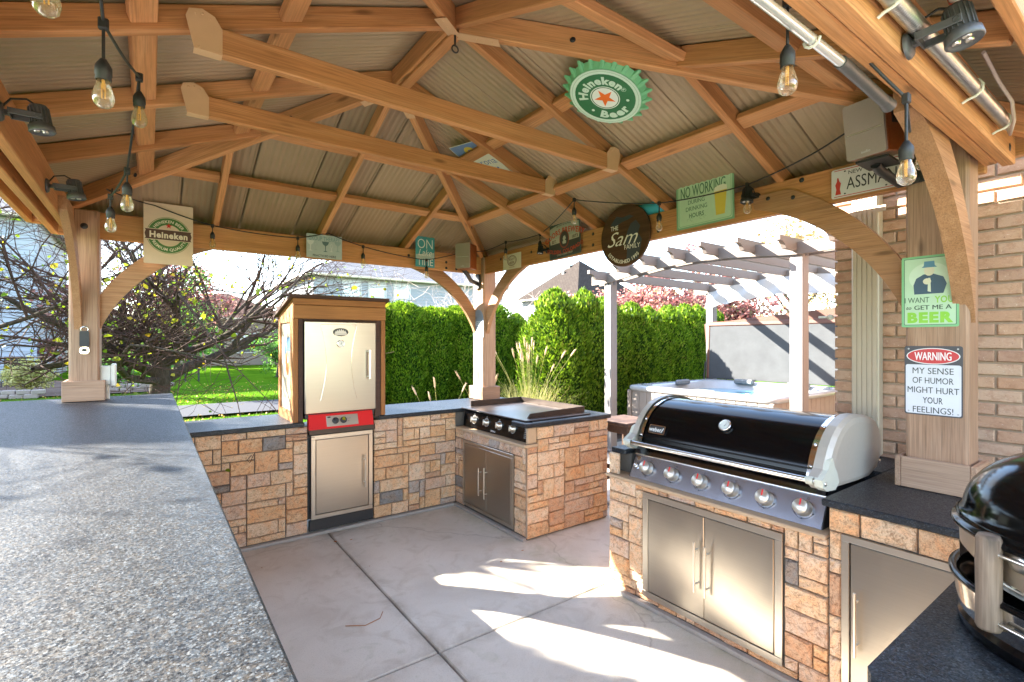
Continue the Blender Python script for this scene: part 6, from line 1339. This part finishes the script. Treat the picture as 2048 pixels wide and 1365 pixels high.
# ================================================================== neighbouring houses
def wall_siding(par, p, u, n, W, z0, z1, holes, mat, pitch=.19):
    m = MB(); z_ = z0; u = V(u); n = V(n); p = V(p)
    while z_ < z1-.02:
        zz = min(z1, z_+pitch); cuts = [0, W]
        segs = [(0, W)]
        for h in holes:
            if h[2] < zz-.02 and h[3] > z_+.02:
                ns = []
                for a, b in segs:
                    if h[1] <= a or h[0] >= b: ns.append((a, b)); continue
                    if h[0] > a: ns.append((a, h[0]))
                    if h[1] < b: ns.append((h[1], b))
                segs = ns
        for a, b in segs:
            A, B = p+u*a, p+u*b; q = [A+n*.03+V((0, 0, z_)), B+n*.03+V((0, 0, z_)), B+V((0, 0, zz)), A+V((0, 0, zz)), A+V((0, 0, z_)), B+V((0, 0, z_))]
            m.add([tuple(k-V((0, 0, p.z))) for k in q], [(0, 1, 2, 3), (4, 5, 1, 0)])
        z_ = zz
    tag(obj('siding', m, mat, par), kind='stuff')
def window(par, p, u, n, w_, h, sash=True, mull=0):
    M = fr(p, u, (0, 0, 1), n); f = MB()
    for a, b in (((-w_/2-.08, -.08), (w_/2+.08, 0)), ((-w_/2-.08, h), (w_/2+.08, h+.10)), ((-w_/2-.08, .001), (-w_/2, h-.001)), ((w_/2, .001), (w_/2+.08, h-.001))): f.box((*a, -.02), (*b, .05))
    wn_ = obj('window', f, TRIMW, par, M); s_ = MB()
    if sash: s_.box((-w_/2, h*.48, .0), (w_/2, h*.53, .03))
    for k in range(mull): x = -w_/2+w_*(k+1)/(mull+1); s_.box((x-.02, .0, -.005), (x+.02, h, .028))
    if s_.v: obj('sash', s_, TRIMW, wn_, M)
    obj('pane', MB().box((-w_/2, 0, -.02), (w_/2, h, -.005)), WGLASS, wn_, M)
    bl_ = MB().box((-w_/2+.02, h*.55, -.004), (w_/2-.02, h-.02, -.002)); obj('blind', bl_, plain('window_blind', (.62, .64, .66), .7), wn_, M)
def hip_roof(par, x0, y0, x1, y1, z0, z1, ov, mat, gut=GUTT):
    x0 -= ov; y0 -= ov; x1 += ov; y1 += ov; wx, wy = x1-x0, y1-y0; k = min(wx, wy)/2
    r0, r1 = ((x0+k, (y0+y1)/2), (x1-k, (y0+y1)/2)) if wx >= wy else (((x0+x1)/2, y0+k), ((x0+x1)/2, y1-k))
    if abs(wx-wy) < .01: r1 = (r0[0]+.01, r0[1]+.01)
    sl = math.hypot(k, z1-z0)/k; o = obj('roof', MB(), None, par) ; bpy.data.objects.remove(o)
    faces = []; A, B, C_, D = V((x0, y0, z0)), V((x1, y0, z0)), V((x1, y1, z0)), V((x0, y1, z0)); P, Q = V((*r0, z1)), V((*r1, z1))
    faces = [(A, B, Q, P), (B, C_, Q), (C_, D, P, Q), (D, A, P)] if wx >= wy else [(A, B, P), (B, C_, Q, P), (C_, D, Q), (D, A, P, Q)]
    m = MB(); uvs = []
    for f in faces:
        n = (f[1]-f[0]).cross(f[2]-f[0]).normalized(); uu = (f[1]-f[0]).normalized(); vv = n.cross(uu); m.add(f, [tuple(range(len(f)))]); uvs += [((q-f[0]).dot(uu), (q-f[0]).dot(vv)) for q in f]
    ro = obj('roof', m, mat, par); uvl = ro.data.uv_layers.new(name='UVMap')
    for lp in ro.data.loops: uvl.data[lp.index].uv = uvs[lp.vertex_index]
    gm = MB()
    for a, b in ((A, B), (B, C_), (C_, D), (D, A)): d = (b-a).normalized(); n = V((d.y, -d.x, 0)); c0 = a+n*.0; gm.add([c0+V((0, 0, -.14)), b+V((0, 0, -.14)), b+n*.10+V((0, 0, -.10)), c0+n*.10+V((0, 0, -.10)), c0+n*.11+V((0, 0, .0)), b+n*.11, b, c0], [(0, 1, 2, 3)[::-1], (3, 2, 5, 4), (4, 5, 6, 7)])
    obj('gutter', gm, gut, ro); obj('soffit', MB().add([(x0, y0, z0-.02), (x1, y0, z0-.02), (x1, y1, z0-.02), (x0, y1, z0-.02)], [(3, 2, 1, 0)]), TRIMW, ro)
    return ro
h1 = thing('white_house', 'two storey white sided house with grey roof above the hedge behind the smoker', 'house', (12, 29.4, 0))
obj('wall', MB().box((7.5, 29.4, -.1), (20.6, 38, 5.35)), TRIMW, h1)
wins = [(1.6, 2.75, 3.55, 5.0), (3.15, 4.3, 3.55, 5.0), (4.75, 5.9, 3.55, 5.0), (9.0, 9.8, 3.6, 4.9), (1.6, 3.0, .9, 2.3), (4.5, 6.5, .2, 2.3)]
wall_siding(h1, (7.5, 29.4, 0), (1, 0, 0), (0, -1, 0), 13.1, 0, 5.35, wins, SIDING)
for a, b, c, d in wins: window(h1, (7.5+(a+b)/2, 29.38, c), (1, 0, 0), (0, -1, 0), b-a-.16, d-c-.2)
wall_siding(h1, (7.5, 38, 0), (0, -1, 0), (-1, 0, 0), 8.6, 0, 5.35, [], SIDING)
hip_roof(h1, 7.5, 29.4, 20.6, 38, 5.38, 8.0, .4, SHGR)
h2 = thing('brown_roof_house', 'pale house with a steep brown pyramid roof beyond the hedge', 'house', (28, 30, 0))
obj('wall', MB().box((25.5, 26.8, -.1), (32.3, 33.6, 4.9)), TRIMW, h2)
w2 = [(.8, 1.8, 2.9, 4.5), (4.4, 5.6, 2.9, 4.6)]
wall_siding(h2, (25.5, 33.6, 0), (0, -1, 0), (-1, 0, 0), 6.8, 0, 4.9, w2, SIDING)
for a, b, c, d in w2: window(h2, (25.48, 33.6-(a+b)/2, c), (0, -1, 0), (-1, 0, 0), b-a-.16, d-c-.2)
wall_siding(h2, (25.5, 26.8, 0), (1, 0, 0), (0, -1, 0), 6.8, 0, 4.9, [], SIDTAN)
ro = hip_roof(h2, 25.5, 26.8, 32.3, 33.6, 4.95, 8.25, .45, SHBR)
for x, z_ in ((27.6, 7.02), (28.25, 7.62)): obj('roof_vent', MB().box((x-.13, 30.5, z_-.2), (x+.13, 30.8, z_+.22)), BLACKP, ro)
h3 = thing('rust_roof_house', 'distant low house with rust brown roof left of the smoker', 'house', (6, 40, 0))
obj('wall', MB().box((.5, 38, -.1), (8.2, 45, 3.1)), SIDTAN, h3); 
w3 = [(1, 2.2, .8, 2.2), (4, 5.4, .8, 2.2)]; wall_siding(h3, (.5, 38, 0), (1, 0, 0), (0, -1, 0), 7.7, 0, 3.1, w3, SIDTAN)
for a, b, c, d in w3: window(h3, (.5+(a+b)/2, 37.96, c), (1, 0, 0), (0, -1, 0), b-a-.16, d-c-.2)
hip_roof(h3, .5, 38, 8.2, 45, 3.1, 5.0, .4, SHDK)
h5 = thing('rust_roof_house', 'second distant rust roofed house behind the crabapple limbs', 'house', (-4, 44, 0))
obj('wall', MB().box((-8, 42, -.1), (-1.5, 48, 3.2)), SIDTAN, h5); wall_siding(h5, (-8, 42, 0), (1, 0, 0), (0, -1, 0), 6.5, 0, 3.2, [(2, 3.4, .8, 2.2)], SIDTAN); window(h5, (-5.3, 41.96, .8), (1, 0, 0), (0, -1, 0), 1.2, 1.2); hip_roof(h5, -8, 42, -1.5, 48, 3.2, 5.4, .4, SHDK)
h4 = thing('blue_white_house', 'tall pale sided house with porch behind the branches at the left edge', 'house', (-10, 28, 0))
obj('wall', MB().box((-18, 27, -.1), (-3.6, 36, 6.4)), SIDING, h4)
w4 = [(1, 2.2, 3.6, 5.1), (4.5, 5.7, 3.6, 5.1), (7.6, 8.8, 3.6, 5.1), (9.6, 10.8, 3.6, 5.1), (12.2, 13.2, 3.6, 5.1), (8.2, 10.4, .1, 2.2), (11.8, 13.2, .8, 2.2)]
wall_siding(h4, (-18, 27, 0), (1, 0, 0), (0, -1, 0), 14.4, 0, 6.4, w4, plain('blue_grey_siding', (.24, .27, .32), .6, var=.05))
for a, b, c, d in w4: window(h4, (-18+(a+b)/2, 26.96, c), (1, 0, 0), (0, -1, 0), b-a-.16, d-c-.2)
hip_roof(h4, -18, 27, -3.6, 36, 6.45, 9.2, .45, SHGR)
# garden bed at the far left with its edging, planter, chairs
for r0, lb in ((0, 'left'), (1, 'right')):
    e = thing('stone_edging', ('low curved row of edging blocks round the bed at far left', 'low row of edging blocks of the bed right of the post')[r0], 'edging', (-4+r0*5, 19.6, 0), 'garden bed edging')
    bmsh = MB().box((-.15, -.09, -.02), (.15, .09, .11), .02).mesh('edging_block', EDGEST)
    for k in range(15 if r0 == 0 else 7):
        x = (-7.2+k*.32) if r0 == 0 else (-1.6+k*.33); y_ = 19.5+.5*math.sin(k*.22) if r0 == 0 else 20.2+.3*math.cos(k*.2)
        for q in (0, 1): obj('edging_block', bmsh, None, e, Matrix.Translation((x+q*.15, y_, -.07+q*.12)) @ Matrix.Rotation(.1*math.sin(k*2), 4, 'Z'))
plane('garden_bed', -8, 19.6, .4, 27, -.05, MULCH)
t = thing('planter', 'dark red planter bowl with a pale plant at the far left garden bed', 'planter', (-4.75, 21.0, 0)); obj('pot', MB().lathe([(0, -.05), (.2, -.05), (.30, .28), (.34, .40), (.31, .40), (.28, .34), (0, .33)], (-4.75, 21, 0), n=24), POT, t); m = MB()
for k in range(60): a = rnd.random()*6.28; m.tube([(-4.75, 21, .33), (-4.75+.12*math.cos(a), 21+.12*math.sin(a), .5+.15*rnd.random()), (-4.75+.25*math.cos(a), 21+.25*math.sin(a), .5+.35*rnd.random())], .008, 4)
obj('plant', m, STRAW, t)
for i, (x, y_) in enumerate(((-3.9, 24.5), (-5.6, 24.8), (1.4, 24))):
    t = thing('patio_chair', ('dark metal patio chair on the far lawn behind the dry shrub', 'dark metal patio chair further left by the pale house', 'dark metal patio chair seen through the crabapple limbs')[i], 'chair', (x, y_, 0), 'metal chairs in the neighbouring garden')
    obj('seat', MB().box((x-.25, y_-.25, .42), (x+.25, y_+.25, .45), .01), BLACKP, t); obj('backrest', MB().box((x-.25, y_+.22, .5), (x+.25, y_+.25, 1.0), .01), BLACKP, t)
    for sx in (-1, 1):
        for sy in (-1, 1): obj('leg', MB().tube([(x+sx*.23, y_+sy*.23, -.09), (x+sx*.23, y_+sy*.23, .45)], .018, 6), BLACKP, t)
